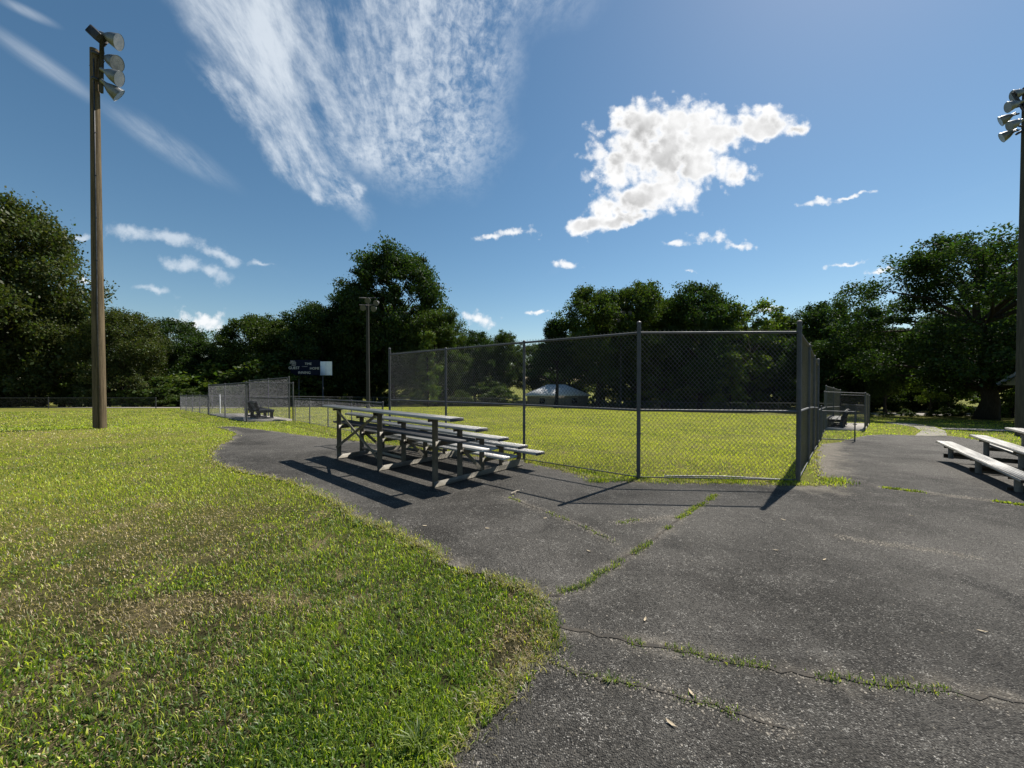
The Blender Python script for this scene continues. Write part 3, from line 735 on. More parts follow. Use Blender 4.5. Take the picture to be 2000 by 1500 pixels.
# dugouts
def dugout(A, B, C, D, label, side):
    c = G((A[0] + C[0]) / 2, (A[1] + C[1]) / 2)
    root = thing('dugout_cage', label, 'dugout', c, group='chain link dugouts')
    mid = ((A[0] + C[0]) / 2, (A[1] + C[1]) / 2)
    run(root, [A, mid, C], 1.83, .03, .021, last=True)
    run(root, [B, A] if side < 0 else [B, A], 1.83, .03, .021, last=False, mesh=side < 0)
    run(root, [C, D], 1.83, .03, .021, first=False)
    d2 = ((B[0] + D[0]) / 2 , (B[1] + D[1]) / 2)
    e = (B[0] + (D[0] - B[0]) * .07, B[1] + (D[1] - B[1]) * .07)
    run(root, [e, d2, D], 2.12, .03, .021, mid=1.1)
    cx = (A[0] + B[0] + C[0] + D[0]) / 4; cy = (A[1] + B[1] + C[1] + D[1]) / 4
    q = [(p[0] + (cx - p[0]) * .02, p[1] + (cy - p[1]) * .02) for p in (A, B, D, C)]
    v = [(*p, float(zt(*p)) + .09) for p in q] + [(*p, float(zt(*p)) - .1) for p in q]
    link('concrete_slab', mesh_np('concrete_slab', v, [[0, 1, 2, 3], [0, 4, 5, 1], [1, 5, 6, 2], [2, 6, 7, 3], [3, 7, 4, 0]], None, M_CONC), kind='structure')
    return root
dugout((-12.3, 17.8), (-10.6, 18.6), (-18.7, 23.7), (-16.4, 24.0), 'grey chain link dugout cage on the left, nearer the scoreboard', -1)
dugout((17.1, 18.6), (14.85, 18.25), (22.7, 24.4), (20.5, 24.0), 'grey chain link dugout cage on the right, behind the open gate', 1)
# chunky black benches: three end frames, seat planks, back planks
def bench(loc, rz, label, L):
    root = thing('dugout_bench', label, 'bench', loc, rz, 'black dugout benches')
    for xx in ([-L / 2 + .1, 0, L / 2 - .1]):
        m = MB()
        m.bar((xx, -.30, 0), (xx, -.30, .40), .09, .14, (0, 1, 0)); m.bar((xx, .26, 0), (xx, .26, .40), .09, .12, (0, 1, 0))
        m.bar((xx, -.38, .045), (xx, .34, .045), .093, .09); m.bar((xx, -.40, .36), (xx, .36, .36), .096, .09); m.bar((xx, -.28, .30), (xx, -.46, .84), .094, .12, (0, 1, 0))
        m.obj('end_frame', M_BLACKPL, root)
    for yy in (-.20, .03, .26):
        m = MB(); m.box((0, yy, .43), (L, .21, .05), None, .006); m.obj('seat_board', M_BLACKPL, root)
    for zz, yy in ((.58, -.305), (.78, -.37)):
        m = MB(); M = Matrix.Rotation(R(18), 3, 'X'); m.box((0, yy, zz), (L, .045, .17), np.array(M), .006); m.obj('back_board', M_BLACKPL, root)
    return root
dl = Vector((-.735, .678, 0))
ang = math.atan2(dl.y, dl.x)
bc = Vector((-12.0, 18.75, 0)) + dl * 1.2
b1 = bench((bc.x, bc.y, float(zt(bc.x, bc.y)) + .10), ang + math.pi, 'black slab bench inside the left dugout cage', 2.4)
dr = Vector((.70, .714, 0)); bc = Vector((16.05, 19.2, 0)) + dr * 1.5
b2 = copy_tree(b1); b2.location = (bc.x, bc.y, float(zt(bc.x, bc.y)) + .10); b2.rotation_euler.z = math.atan2(dr.y, dr.x); b2['label'] = 'black slab bench inside the right dugout cage'
# open gate
ga, gb = G(10.95, 13.6), G(11.97, 13.4)
gt = thing('gate', 'narrow chain link gate swung open beside the right dugout', 'gate', ga)
for a in (ga, gb): post(gt, up(a, .02), 1.05 if a is gb else 1.2, .02, cap=a is ga)
rail(gt, up(ga, 1.05), up(gb, 1.05), .018); rail(gt, up(ga, .06), up(gb, .06), .018, 'bottom_rail'); fabric(gt, ga, gb, 1.04, .02)
m = MB(); g_ = up(gb, .62) - gt.location; m.box(g_, (.05, .12, .03), None, .005); m.tube([g_ + Vector((0, 0, -.05)), g_ + Vector((0, 0, .06))], .013, 6); m.obj('latch', M_GALV, gt)
# ------------------------------------------------------------------ bleachers
def bleacher(loc, rz, label):
    root = thing('bleachers', label, 'bleachers', loc, rz, 'aluminium bleachers')
    S = 1.63; XS = (-S, 0, S)
    rows = [(0.0, 1.06), (.5, .86), (1.0, .655), (1.5, .46), (2.0, .275)]      # y, underside of seat
    t = .05
    for ix, xx in enumerate(XS):
        for yy, hh in rows:
            m = MB(); m.bar((xx, yy, 0), (xx, yy, hh), .06, .075, (0, 1, 0)); m.obj('post', M_ALU_FRAME, root)
            m = MB(); m.bar((xx - .034, yy - .11, hh - .025), (xx - .034, yy + .11, hh - .025), .008, .05); m.obj('seat_bracket', M_ALU_FRAME, root)
        m = MB(); m.bar((xx + .037, -.05, .05), (xx + .037, 2.1, .05), .012, .085); m.bar((xx + .022, -.05, .012), (xx + .022, 2.1, .012), .040, .010); m.obj('base_rail', M_ALU_FRAME, root)
        for (y0, h0), (y1, h1) in zip(rows[:-1], rows[1:]):
            zf = max(.10, h0 - .39)
            m = MB(); m.bar((xx + .036, y0 - .02, zf), (xx + .036, y1 + .02, zf), .010, .075); m.obj('foot_bracket', M_ALU_FRAME, root)
        m = MB(); m.bar((xx + .048, .52, .52), (xx + .048, .96, .10), .010, .06); m.obj('brace', M_ALU_FRAME, root)
    L = 2 * S + 1.02
    for i, (yy, hh) in enumerate(rows):
        wd = .245
        m = MB()
        m.box((0, yy, hh + .034), (L, wd, .012), None, .002)                 # top sheet with ribs and two lips
        for k in range(5): m.box((0, yy - wd * .36 + k * wd * .18, hh + .0415), (L, .018, .004))
        for sg in (-1, 1): m.box((0, yy + sg * (wd / 2 - .004), hh + .014), (L - .002, .008, .028))
        m.obj('seat_board', M_ALU_SEAT, root)
        for sg in (-1, 1):
            m = MB(); m.box((sg * (L / 2 + .006), yy, hh + .017), (.012, wd + .006, .048), None, .002); m.obj('end_cap', M_DARKSTEEL, root)
    for i, (yy, hh) in enumerate(rows[:-1]):
        zf = max(.10, hh - .39) + .04
        if i == 3: continue
        m = MB()
        for ky in (.155, .345): m.box((0, yy + ky, zf + .02), (L - .12, .17, .034), None, .003)
        fb_ = m.obj('foot_board', M_BLACKPL if i == 0 else M_ALU_SEAT, root)
        if i == 0: fb_['label'] = 'black foot board under the top seat'
    for a, b in (((-S, -.045, 1.02), (0, -.045, .24)), ((-S, -.058, .24), (0, -.058, 1.02))):
        m = MB(); m.bar(a, b, .012, .055, (0, 1, 0)) if False else m.bar(a, b, .055, .012, (0, 1, 0)); m.obj('cross_brace', M_ALU_FRAME, root)
    for sg in (.5, 1.5):
        m = MB(); m.bar((-S, sg * 1.0 + .0, .15), (0, sg * 1.0, .15), .012, .05); m.obj('tie_bar', M_ALU_FRAME, root)
    return root
ep = Vector((.66, .751, 0)).normalized(); ex = Vector((ep.y, -ep.x, 0))
o = G(-2.41, 6.99)
bl = bleacher((o.x, o.y, o.z + .016), math.atan2(ex.y, ex.x), 'small aluminium bleachers seen from behind, left of the backstop')
pa, pb = P(1862, 907), P(1978, 957)
ex2 = Vector((pa.x - pb.x, pa.y - pb.y, 0)).normalized(); ep2 = Vector((-ex2.y, ex2.x, 0))
c2 = Vector(((pa.x + pb.x) / 2, (pa.y + pb.y) / 2, 0)) - ep2 * 2.0
b2 = copy_tree(bl); b2['label'] = 'aluminium bleachers cut by the right edge of the picture'
b2.location = (c2.x, c2.y, float(zt((pa.x + pb.x) / 2, (pa.y + pb.y) / 2)) + .02); b2.rotation_euler.z = math.atan2(ex2.y, ex2.x)
# ------------------------------------------------------------------ flood light poles
def floodlight(root, base, aim, size, mat=M_LAMP):
    """bell reflector: base = neck point (local), aim = direction of the light"""
    a = Vector(aim).normalized(); b = Vector(base)
    prof = [(-.34, .04), (-.33, .13), (-.12, .145), (-.08, .15), (0, .20), (.12, .29), (.28, .38), (.48, .45), (.64, .50), (.72, .52), (.73, .535), (.735, .52), (.64, .47), (.48, .42), (.28, .35), (.14, .25), (.10, .05)]
    m = MB(); m.tube([b + a * (p * size) for p, _ in prof], [r * size for _, r in prof], 20, False)
    h = m.obj('floodlight', mat, root, True)
    m = MB(); m.tube([b + a * (.10 * size), b + a * (.16 * size), b + a * (.34 * size), b + a * (.44 * size), b + a * (.47 * size)], [.05 * size, .09 * size, .12 * size, .09 * size, .02 * size], 12, True)
    m.obj('bulb', M_GLASS, h, True)
    m = MB(); m.tube([b + a * (.715 * size), b + a * (.745 * size)], [.535 * size, .535 * size], 20, False); m.obj('rim', M_LAMP, h, True)
    return h
def light_pole(px, py, d, top_z, r0, r1, label, mat=M_WOODPOLE):
    g = AT(px, py, d); g = G(g.x, g.y)
    root = thing('light_pole', label, 'light pole', g, group='ball field light poles')
    H = top_z - g.z; m = MB()
    m.tube([(0, 0, -.3), (0, 0, 0), (-.01, 0, H * .5), (0, 0, H)], [r0 * 1.02, r0, (r0 + r1) / 2, r1], 20); m.obj('shaft', mat, root, True)
    return root, g
root, g = light_pole(195, 838, 12.0, AT(188, 97, 12.0).z, .158, .105, 'tall brown wooden light pole with four floodlights on the left lawn')
L = lambda px, py, dd=12.0: AT(px, py, dd) - g
m = MB(); m.bar(L(197.5, 181), L(199, 72), .07, .09, (0, 1, 0)); m.obj('lamp_bracket', M_DARKSTEEL, root)
for yy in (107, 157): 
    m = MB(); m.bar(L(186, yy), L(199, yy + 1), .06, .05); m.tube([L(188, yy) + Vector((0, 0, -.04)), L(188, yy) + Vector((0, 0, .04))], .122, 16); m.obj('pole_band', M_DARKSTEEL, root)
m = MB(); m.bar(L(181, 61), L(200, 79), .32, .26); m.obj('ballast_box', M_DARKSTEEL, root)
for (px, py, aim, dd) in ((207, 70, (.82, .30, -.30), 12.0), (208, 114, (.80, .12, -.36), 12.1), (208, 141, (.82, .34, -.34), 11.95), (208, 166, (.62, .72, -.62), 12.05)):
    floodlight(root, L(px, py, dd), aim, .44)
    m = MB(); m.tube([L(198, py - 4), L(px, py, dd)], .035, 6); m.obj('lamp_arm', M_DARKSTEEL, root)
m = MB(); zt_ = L(188, 97).z
m.tube([(.11, -.125, .0), (.10, -.118, zt_ * .33), (.085, -.105, zt_ * .66), (.07, -.09, zt_ * .97)], .016, 6); m.obj('conduit', M_DARKSTEEL, root)
for k_ in range(1, 9):
    m = MB(); zz_ = zt_ * k_ / 9; rr_ = .158 - .053 * k_ / 9; m.tube([(.05, -rr_ * .93, zz_), (.14, -rr_ * .8, zz_)], .009, 5); m.obj('conduit_strap', M_DARKSTEEL, root)
m = MB()
for (a, b, s) in (((199, 80), (204, 106), .02), ((201, 108), (203, 122), .05), ((200, 163), (204, 170), .03), ((181, 100), (174, 128), .1), ):
    p, q = L(*a), L(*b); m.tube([p, (p + q) / 2 + Vector((s, 0, -s)), q], .008, 4)
m.tube([L(176, 100), L(186, 104)], .02, 5); m.tube([L(176, 170), L(186, 174)], .015, 5); m.obj('wiring', M_DARKSTEEL, root)
root, g = light_pole(1994, 843, 18.0, AT(2000, 170, 18).z, .19, .14, 'thick light pole at the right edge with stacked floodlights', M_GREYPOLE)
L = lambda px, py, dd=18.0: AT(px, py, dd) - g
for (a, b) in (((1978, 180), (2030, 262)), ((1972, 212), (2030, 196)), ((1985, 262), (2030, 236))):
    m = MB(); m.bar(L(*a), L(*b), .09, .10); m.obj('crossarm', M_DARKSTEEL, root)
for (px, py, aim, dd) in ((1999, 179, (-.75, .35, -.22), 18.), (1989, 201, (-.75, .40, -.25), 17.8), (1975, 226, (-.70, .75, -.40), 18.3), (1992, 237, (-.75, .45, -.35), 17.8), (1977, 258, (-.70, .65, -.42), 18.3), (2022, 210, (.2, -.8, -.4), 18), (2025, 250, (.5, -.4, -.5), 18)):
    floodlight(root, L(px, py, dd), aim, .46)
    m = MB(); m.tube([L(1990, py - 4), L(px, py, dd)], .04, 6); m.obj('lamp_arm', M_DARKSTEEL, root)
for px, py, d, ty, r0, lamps, lab in ((719, 795, 35.0, 590, .17, ((721, 586), (738, 591), (711, 600), (733, 602)), 'weathered light pole between the scoreboard and the backstop'),
                                      (1212, 790, 53.0, 625, .15, ((1204, 613), (1217, 611), (1230, 610), (1207, 625), (1224, 624)), 'slender light pole in front of the trees seen through the backstop')):
    root, g = light_pole(px, py, d, AT(px, ty, d).z, r0, r0 * .7, lab, M_FARPOLE)
    for yy in sorted({round(q[1] / 14) for q in lamps}):
        m = MB(); z = AT(px, yy * 14 - 6, d).z - g.z; m.bar((-.72, -.12, z), (.72, -.12, z), .07, .07); m.obj('crossarm', M_DARKSTEEL, root)
    for lx, ly in lamps: floodlight(root, AT(lx, ly, d - .3) - g, (-.1 * (lx - px) / 10, -1, -.35), .5, M_LAMPD)
# ------------------------------------------------------------------ scoreboard
def text_mesh(body, size, mat):
    cu = bpy.data.curves.new('lettering', 'FONT'); cu.body = body; cu.size = size; cu.extrude = .008; cu.align_x = 'CENTER'; cu.align_y = 'CENTER'; cu.offset = .0
    t = bpy.data.objects.new('lettering', cu); COL.objects.link(t)
    dg = bpy.context.evaluated_depsgraph_get(); me = bpy.data.meshes.new_from_object(t.evaluated_get(dg))
    bpy.data.objects.remove(t); bpy.data.curves.remove(cu); me.materials.clear(); me.materials.append(mat); return me
D = 50.0
a = AT(568, 703, D); b = AT(625.5, 733, D); base = G((a.x + b.x) / 2, D)
sb = thing('scoreboard', 'dark navy scoreboard with white words and a blank white side panel', 'scoreboard', base)
sc = lambda px, py: AT(px, py, D) - base
ca = (sc(568, 703) + sc(625.5, 733)) / 2; W = b.x - a.x; H = a.z - b.z
m = MB(); m.box(ca, (W, .25, H), None, .02); m.obj('board', M_NAVY, sb)
p0, p1 = sc(625.8, 706), sc(648.5, 733)
m = MB(); m.box((p0 + p1) / 2, (p1.x - p0.x, .12, p0.z - p1.z), None, .01); wp = m.obj('white_panel', M_WHITE, sb)
m = MB(); m.box((p0 + p1) / 2 + Vector((0, -.066, 0)), (.02, .012, p0.z - p1.z - .04)); m.obj('panel_seam', M_TRIM, wp)
for px in (582, 629):
    q = sc(px, 733); m = MB(); m.box((q.x, .20, q.z / 2 + .4), (.16, .12, q.z + 1.4), None, .01); m.obj('post', M_DARKSTEEL, sb)
for body, px, py, hh in (('BALL', 573.5, 706, .30), ('STRIKE', 573, 709.5, .27), ('OUT', 575, 713.3, .27), ('GUEST', 575.5, 718.8, .48), ('TIME', 603, 710.8, .42), ('HOME', 615.5, 719.8, .44), ('INNING', 595.5, 728, .46)):
    q = sc(px, py); o = link('lettering', text_mesh(body, hh, M_LETTER), sb, (q.x, -.137, q.z)); o.rotation_euler = (R(90), 0, 0)
q = sc(596, 716); m = MB(); m.box((q.x, -.132, q.z), (.72, .014, .10)); m.obj('faded_strip', M_DIM, sb)
# ------------------------------------------------------------------ trees
def unit(rg, n):
    v = rg.normal(0, 1, (n, 3)); return v / np.linalg.norm(v, axis=1)[:, None]
def make_tree(seed, H, Rad, cb, shape, nl, lobe_r, leaves, ls, trunk_r, base_col, name='tree', limb_vis=True, lean=0., droop=0.):
    """returns (trunk mesh, crown mesh). shape(t) = crown radius share at crown height t"""
    rg = np.random.default_rng(seed); random.seed(seed)
    t = (np.arange(nl) + rg.uniform(.1, .9, nl)) / nl
    az = np.arange(nl) * 2.39996 + rg.uniform(-.5, .5, nl)
    rr = np.array([shape(a) for a in t]) * Rad * np.sqrt(rg.uniform(.12, 1, nl))
    cen = np.stack([np.cos(az) * rr + lean * t * H * .2, np.sin(az) * rr, (cb + (1 - cb) * t * .93) * H], 1)
    lr = lobe_r * rg.uniform(.62, 1.3, nl)
    P_, C_ = [], []
    for i in range(nl):
        nsub = max(5, int(16 * (lr[i] / lobe_r) ** 2))
        d = unit(rg, nsub); d[:, 2] = d[:, 2] * .8 + .12
        sub = cen[i] + d * (lr[i] * rg.uniform(.35, 1.0, nsub))[:, None] * np.array([1, 1, .72])
        per = max(3, int(leaves / nl / nsub * (lr[i] / lobe_r) ** 1.2))
        p = np.repeat(sub, per, 0) + rg.normal(0, 1, (nsub * per, 3)) * lr[i] * .20 * np.array([1, 1, .62 + droop])
        tone = np.repeat(rg.uniform(.72, 1.3, nsub), per)
        P_.append(p); C_.append(tone)
    p = np.concatenate(P_); tone = np.concatenate(C_); k = p[:, 2] > .15; p, tone = p[k], tone[k]; n = len(p)
    nrm = unit(rg, n) * .9 + np.array([0, 0, .75]); nrm /= np.linalg.norm(nrm, axis=1)[:, None]
    tv = np.cross(nrm, unit(rg, n)); tv /= np.linalg.norm(tv, axis=1)[:, None]; tv[:, 2] -= droop
    bv = np.cross(nrm, tv)
    s = ls * rg.uniform(.6, 1.45, n)[:, None]
    V = np.stack([p - tv * s * .55, p + bv * s * .34 - nrm * s * .06, p + tv * s * .55, p - bv * s * .34 - nrm * s * .06], 1).reshape(-1, 3)
    col = np.array(base_col) * tone[:, None] * rg.uniform(.75, 1.25, n)[:, None]
    col[:, 0] *= rg.uniform(.8, 1.3, n)
    crown = mesh_np('crown', V, np.arange(n * 4).reshape(-1, 4), None, M_LEAF, False, np.repeat(col, 4, 0))
    m = MB()
    tp = []; top = .80 * H; k = 7
    for i in range(k + 1):
        f_ = i / k; tp.append(Vector((math.sin(f_ * 3 + seed) * Rad * .05 + lean * f_ * H * .12, math.cos(f_ * 2.3 + seed) * Rad * .05, -.2 + f_ * top)))
    tp[0].x, tp[0].y = 0, 0
    m.tube(tp, [trunk_r * 1.35] + [trunk_r * (1 - .85 * i / k) for i in range(1, k + 1)], 9)
    if limb_vis:
        for c in cen[::2] if nl > 24 else cen:
            f_ = min(.95, max(cb * .75, (c[2] / H) * .72)); i = min(k - 1, int(f_ / .8 * k)); a = tp[i].lerp(tp[i + 1], .5)
            c = Vector(c); mid = a.lerp(c, .5) + Vector((random.uniform(-.3, .3), random.uniform(-.3, .3), .08 * (c - a).length))
            r0 = trunk_r * (1 - .85 * f_) * .55
            m.tube([a, mid, c], [max(.03, r0), max(.02, r0 * .6), .012], 5, False)
    return m.mesh('trunk', M_BARK, True), crown
rnd_ = lambda t: max(.25, math.sin(math.pi * (.12 + .80 * t))) ** .7
dome = lambda t: math.sqrt(max(.05, 1 - (t * .97) ** 2))
cone = lambda t: max(.08, 1 - .92 * t)
broad = lambda t: .55 + .45 * math.sin(math.pi * min(1, t * 1.1)) if t < .9 else .45
column = lambda t: .75 + .25 * math.sin(math.pi * t)
GRN = (.046, .072, .016); DRK = (.030, .055, .015); OLV = (.054, .070, .020); LGT = (.085, .125, .026)
VAR = {
    'oak':   make_tree(1, 15, 6.2, .25, rnd_, 44, 2.0, 50000, .25, .38, GRN),
    'oak2':  make_tree(2, 15, 6.5, .12, dome, 46, 2.0, 50000, .25, .36, DRK),
    'gum':   make_tree(3, 20, 7.4, .16, rnd_, 70, 2.0, 84000, .27, .42, DRK),
    'willow':make_tree(4, 22, 8.0, .06, dome, 80, 2.3, 90000, .25, .45, OLV, droop=.35),
    'spread':make_tree(5, 14, 9.5, .17, broad, 90, 1.75, 120000, .17, .55, DRK),
    'cedar': make_tree(6, 14, 4.5, .34, cone, 48, 1.3, 40000, .20, .30, DRK),
    'thin':  make_tree(7, 14, 4.2, .25, rnd_, 24, 1.3, 10000, .26, .22, LGT),
    'bush':  make_tree(8, 3.0, 2.1, .12, dome, 16, .72, 7000, .17, .06, LGT),
    'bush2': make_tree(9, 3.4, 2.4, .08, dome, 18, .80, 7500, .19, .06, GRN),
    'slim':  make_tree(10, 6.5, 1.5, .05, lambda t: max(.2, 1 - .75 * t), 26, .6, 8000, .16, .08, LGT),
}
trng = np.random.default_rng(77)
def tree(kind, px, d, top_py, label, wide=1.0, group=None, name='tree', cat='tree', x=None, rz=None):
    X = (px - 1000) / F * d if x is None else x
    g = G(X, d); H0 = {'oak': 15, 'oak2': 15, 'gum': 20, 'willow': 22, 'spread': 14, 'cedar': 14, 'thin': 14, 'bush': 3, 'bush2': 3.4, 'slim': 6.5}[kind]
    s = (AT(px, top_py, d).z - g.z) / H0
    root = thing(name, label, cat, g, rz if rz is not None else float(trng.uniform(0, 6.28)), group)
    root.scale = (s * wide, s * wide, s)
    link('trunk', VAR[kind][0], root); link('crown', VAR[kind][1], root)
    return root
tree('willow', 10, 44, 385, 'tallest tree on the left, feathery dark crown reaching down to the road', .92)
tree('willow', -160, 47, 330, 'tall feathery tree cut by the left edge of the picture', .9)
tree('willow', 120, 46, 560, 'lower feathery tree right behind the near wooden light pole', .85)
tree('willow', 245, 46, 605, 'olive feathery tree just right of the near wooden light pole', 1.05)
tree('oak2', 345, 53, 622, 'dark rounded tree left of the gap of sky over the left dugout', .9)
tree('oak2', 405, 56, 665, 'low dark tree under the gap of sky over the left dugout', .8)
tree('oak', 492, 56, 614, 'dark round tree right of the gap of sky over the left dugout', .85)
tree('oak', 570, 60, 625, 'dark tree directly behind and above the scoreboard', .9)
tree('oak2', 625, 58, 592, 'dark tree against the left flank of the biggest tree', .9)
tree('gum', 770, 60, 482, 'biggest tree in the middle, with a ragged crown above the backstop', .86)
tree('gum', 700, 63, 560, 'dark tree behind the pole between scoreboard and backstop', .75)
tree('oak', 850, 55, 605, 'dark tree against the right flank of the biggest tree', .85)
tree('oak2', 925, 66, 645, 'far tree under the small white cloud right of the biggest tree', .8)
tree('oak', 985, 70, 650, 'far light topped tree left of the dark grove beyond the backstop', .7)
tree('cedar', 1085, 56, 625, 'pointed dark cedar at the left end of the grove beyond the backstop', 1.1)
tree('oak', 1165, 56, 560, 'broad dark tree at the left of the grove beyond the backstop', .80)
tree('oak', 1240, 58, 552, 'broad dark tree in the middle of the grove beyond the backstop', .75)
tree('oak2', 1365, 56, 550, 'high dark tree at the right of the grove beyond the backstop', .75)
tree('oak', 1300, 62, 580, 'dark tree in the hollow between the two tops of the grove', .8)
tree('thin', 1465, 54, 582, 'thin pale tree that lets the sky show through its crown', 1.0)
tree('thin', 1515, 58, 610, 'second thin pale tree behind the right end of the backstop', 1.0)
tree('oak2', 1610, 50, 590, 'round tree above the right dugout', .85)
tree('oak', 1520, 60, 625, 'low round tree behind the right corner post of the backstop', .9)
tree('spread', 1925, 31, 452, 'huge spreading oak on the right with a thick dark trunk', 1.0, rz=1.9)
tree('spread', 2120, 38, 480, 'spreading oak beyond the right edge of the picture', .9)
tree('oak', 1730, 44, 640, 'middle sized tree under the left limbs of the huge right oak', .62)
tree('oak2', 1690, 52, 640, 'dark tree just right of the round tree above the right dugout', .8)
tree('oak', 1850, 50, 620, 'dark tree hidden behind the huge right oak', .9)
tree('thin', 1820, 37, 690, 'slender young tree left of the thick oak trunk', .8)
tree('slim', 1428, 50, 682, 'slim pale green tree seen through the right panel of the backstop', 1.2)
tree('slim', 835, 50, 640, 'pale leafy tree hung with vines seen through the left end of the backstop', .8)
tree('slim', 673, 50, 768, 'small pointed evergreen at the outfield fence left of the pole', .9)
for i, (px, d, ty) in enumerate([(-260, 58, 540), (-90, 62, 560), (70, 60, 600), (200, 62, 640), (300, 66, 655), (400, 68, 700), (455, 68, 680), (540, 70, 650), (610, 72, 630), (680, 68, 600), (745, 70, 590), (830, 72, 610), (905, 76, 665), (960, 78, 668), (1040, 76, 672), (1110, 74, 650), (1180, 72, 620), (1250, 74, 600), (1330, 72, 600), (1400, 70, 610), (1450, 72, 640), (1500, 70, 645), (1560, 68, 640), (1640, 66, 640), (1700, 64, 650), (1770, 62, 640), (1850, 64, 620), (1940, 66, 600), (2030, 62, 600), (2140, 60, 580)]):
    tree(('oak', 'oak2')[i % 2], px, d, ty, 'dark broadleaf tree in the back row of the wood beyond the field', 1.0, 'back row of the wood')
# underwood: a belt of bushes in front of the trunks
def belt(n, px0, px1, d0, d1, t0, t1, label, group, kinds=('bush', 'bush2'), wide=(1., 1.5)):
    for i in range(n):
        px = px0 + (px1 - px0) * (i + trng.uniform(.1, .9)) / n
        tree(kinds[int(trng.integers(0, len(kinds)))], px, float(trng.uniform(d0, d1)), float(trng.uniform(t0, t1)), label, float(trng.uniform(*wide)), group, 'bush', 'bush')
belt(15, -40, 380, 43.5, 47, 735, 775, 'leafy bush in the thicket along the far left road', 'bushes along the left road')
belt(14, 300, 580, 50, 54, 692, 745, 'vine covered bush in the bank behind the left dugout', 'bushes behind the left dugout')
belt(11, 590, 1010, 58, 64, 735, 768, 'low bush in the shade of the trees behind the outfield fence', 'bushes behind the outfield fence', ('bush2',))
belt(11, 1170, 1560, 57, 62, 730, 768, 'bush at the foot of the grove beyond the backstop', 'bushes under the grove')
belt(9, 1580, 1850, 47, 52, 735, 775, 'bush at the foot of the trees beyond the right dugout', 'bushes beyond the right dugout', ('bush2',))
belt(14, 1690, 1990, 34.5, 36.5, 796, 808, 'low bush in front of the pale parking lot', 'low bushes at the parking lot', ('bush2',), (1.3, 1.9))
belt(3, 1950, 2060, 33, 36, 748, 770, 'green bush under the grey pavilion roof', 'bushes by the pavilion', ('bush',), (.8, 1.))
# ------------------------------------------------------------------ far buildings
def hip_building(px0, px1, d, eave_py, ridge_py, label, roofmat, name='building', depth=7., cat='building'):
    a = AT(px0, eave_py, d); b = AT(px1, eave_py, d); W = b.x - a.x; c = G((a.x + b.x) / 2, d + depth / 2)
    root = thing(name, label, cat, c)
    ez = a.z - c.z; rz = AT(px0, ridge_py, d + depth / 2).z - c.z
    m = MB(); m.box((0, 0, ez / 2 - .1), (W - .8, depth - .8, ez + .2 - .02)); m.obj('wall', M_WALL, root)
    h = W / 2; e = depth / 2; r = max(.2, h - e * 1.1)
    v = [(-h, -e, ez), (h, -e, ez), (h, e, ez), (-h, e, ez), (-r, 0, rz), (r, 0, rz), (-h, -e, ez - .15), (h, -e, ez - .15), (h, e, ez - .15), (-h, e, ez - .15)]
    link('roof', mesh_np('roof', v, [[0, 1, 5, 4], [2, 3, 4, 5], [6, 7, 1, 0], [7, 8, 2, 1], [8, 9, 3, 2], [9, 6, 0, 3], [9, 8, 7, 6]], [[1, 2, 5], [3, 0, 4]], roofmat), root)
    for k in (-.25, .25):
        m = MB(); m.box((k * W, -(depth - .8) / 2 - .012, ez * .5), (1.1, .05, 1.1), None, .01); wn = m.obj('window', M_TRIM, root)
        m = MB(); m.box((k * W, -(depth - .8) / 2 - .045, ez * .5), (.92, .02, .92)); m.obj('pane', M_CARG, wn)
    return root
hip_building(1028, 1155, 63, 772, 751, 'low building with a bright white roof glimpsed between trunks beyond the outfield', M_ROOFW)
hip_building(836, 868, 66, 749, 736, 'small house with a grey roof half hidden by leaves beyond the outfield', M_TRIM, 'house')
# pavilion at the right edge
a = AT(1949, 749, 26.0); c = G(a.x + 5, 23.0)
pv = thing('pavilion', 'grey roofed pavilion gable poking out behind the right light pole', 'pavilion', c)
ez = a.z - c.z; rz_ = ez + 2.3
v = [(-5, -3, ez), (5, -3, ez), (5, 3, ez), (-5, 3, ez), (-5, 0, rz_), (5, 0, rz_)]
v += [(p[0], p[1], p[2] - .15) for p in v]
link('roof', mesh_np('roof', v, [[0, 1, 5, 4], [2, 3, 4, 5], [6, 10, 11, 7], [8, 11, 10, 9], [0, 6, 7, 1], [3, 2, 8, 9], [0, 4, 10, 6], [4, 3, 9, 10], [1, 7, 11, 5], [5, 11, 8, 2]], None, M_ROOF), pv)
v = [(x_, y_, z_) for x_ in (-4.9, -4.84) for y_, z_ in ((-2.9, ez - .1), (2.9, ez - .1), (0, rz_ - .17))]
link('gable', mesh_np('gable', v, [[0, 1, 4, 3], [1, 2, 5, 4], [2, 0, 3, 5]], [[0, 2, 1], [3, 4, 5]], M_TRIM), pv)
m = MB()
for yy in (-3, 3): m.bar((-5.03, yy, ez - .07), (-5.03, 0, rz_ - .07), .05, .2)
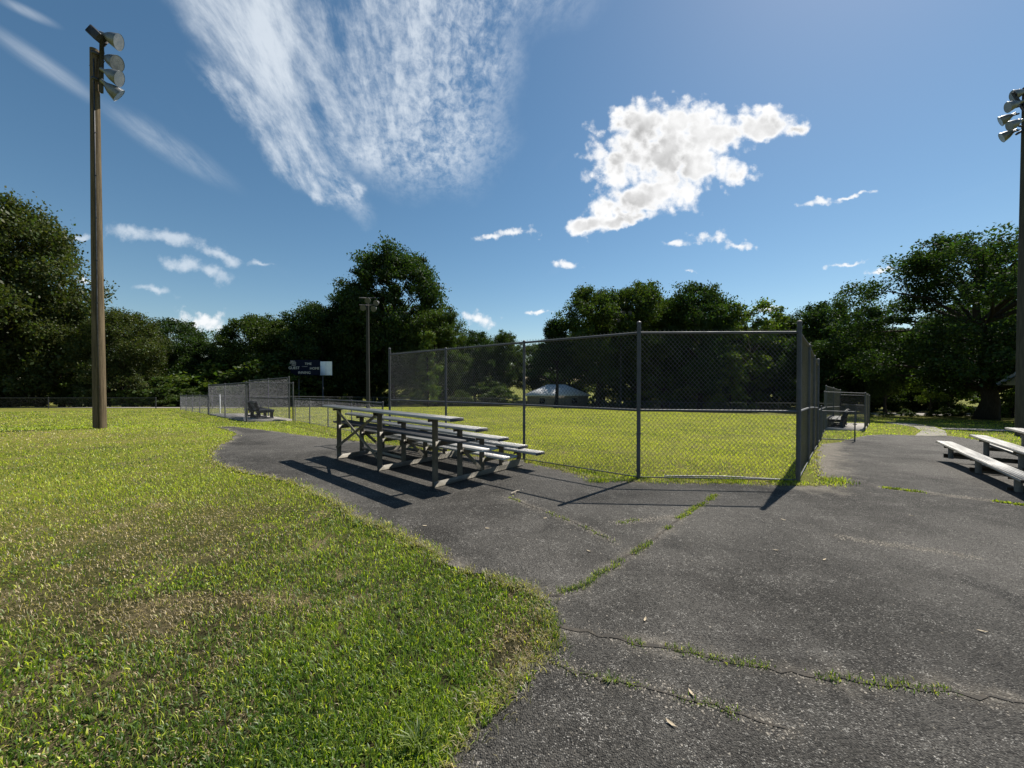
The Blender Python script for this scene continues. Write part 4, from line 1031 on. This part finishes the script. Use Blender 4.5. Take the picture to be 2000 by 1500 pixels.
m.obj('fascia', M_TRIM, pv)
for sx_ in (-3.4, 4.2):
    for sy_ in (-2.2, 2.2):
        m = MB(); m.box((sx_, sy_, ez / 2 - .05), (.15, .15, ez + .3), None, .01); m.obj('post', M_TRIM, pv)
# ------------------------------------------------------------------ bits on the asphalt
a, b = P(998, 968), P(1021, 961)
m = MB(); m.tube([up(a, .03), up(a.lerp(b, .5), .045), up(b, .035)], [.010, .008, .004], 6); m.tube([up(a.lerp(b, .3), .04), up(a.lerp(b, .25), .03) + Vector((.02, -.07, 0))], [.006, .003], 5)
ob = m.obj('twig', M_TWIG, None, True); ob['label'] = 'dry twig on the asphalt between bleachers and backstop'; ob['category'] = 'twig'
lg = np.random.default_rng(4); proto = None
for px, py in ((1918, 1238), (952, 1035), (1515, 1078), (1610, 1097), (1065, 1015), (1310, 1420), (1350, 1360), (1260, 1215), (1780, 1010), (830, 1030), (1150, 1080), (620, 900), (560, 905), (700, 915), (1660, 885), (1530, 1018)):
    p = P(px, py); s = .028 if py > 1000 else .04
    if proto is None:
        v = [(-1, 0, .1), (-.3, .35, 0), (.5, .3, .05), (1, 0, .25), (.5, -.3, .12), (-.3, -.33, .06), (-.2, 0, -.08), (.5, 0, -.05)]
        me = mesh_np('fallen_leaf', np.array(v) * 1.0, None, [[0, 6, 1], [1, 6, 7], [1, 7, 2], [2, 7, 3], [3, 7, 4], [4, 7, 6], [4, 6, 5], [5, 6, 0]], M_DEADLEAF); proto = me
    o = link('fallen_leaf', proto, None, (p.x, p.y, p.z + .02), label='small dry leaf lying on the open asphalt', category='leaf', group='dry leaves on the asphalt')
    o.scale = (s, s * .8, s); o.rotation_euler = (0, 0, float(lg.uniform(0, 6)))
# white marker post by the left dugout
g = G(-19.6, 25.8); m = MB(); m.tube([(0, 0, -.2), (0, 0, 1.25), (0, 0, 1.28)], [.035, .035, .01], 8)
ob = m.obj('marker_post', M_WHITE, None, True, g); ob['label'] = 'thin white post standing behind the left dugout cage'; ob['category'] = 'post'
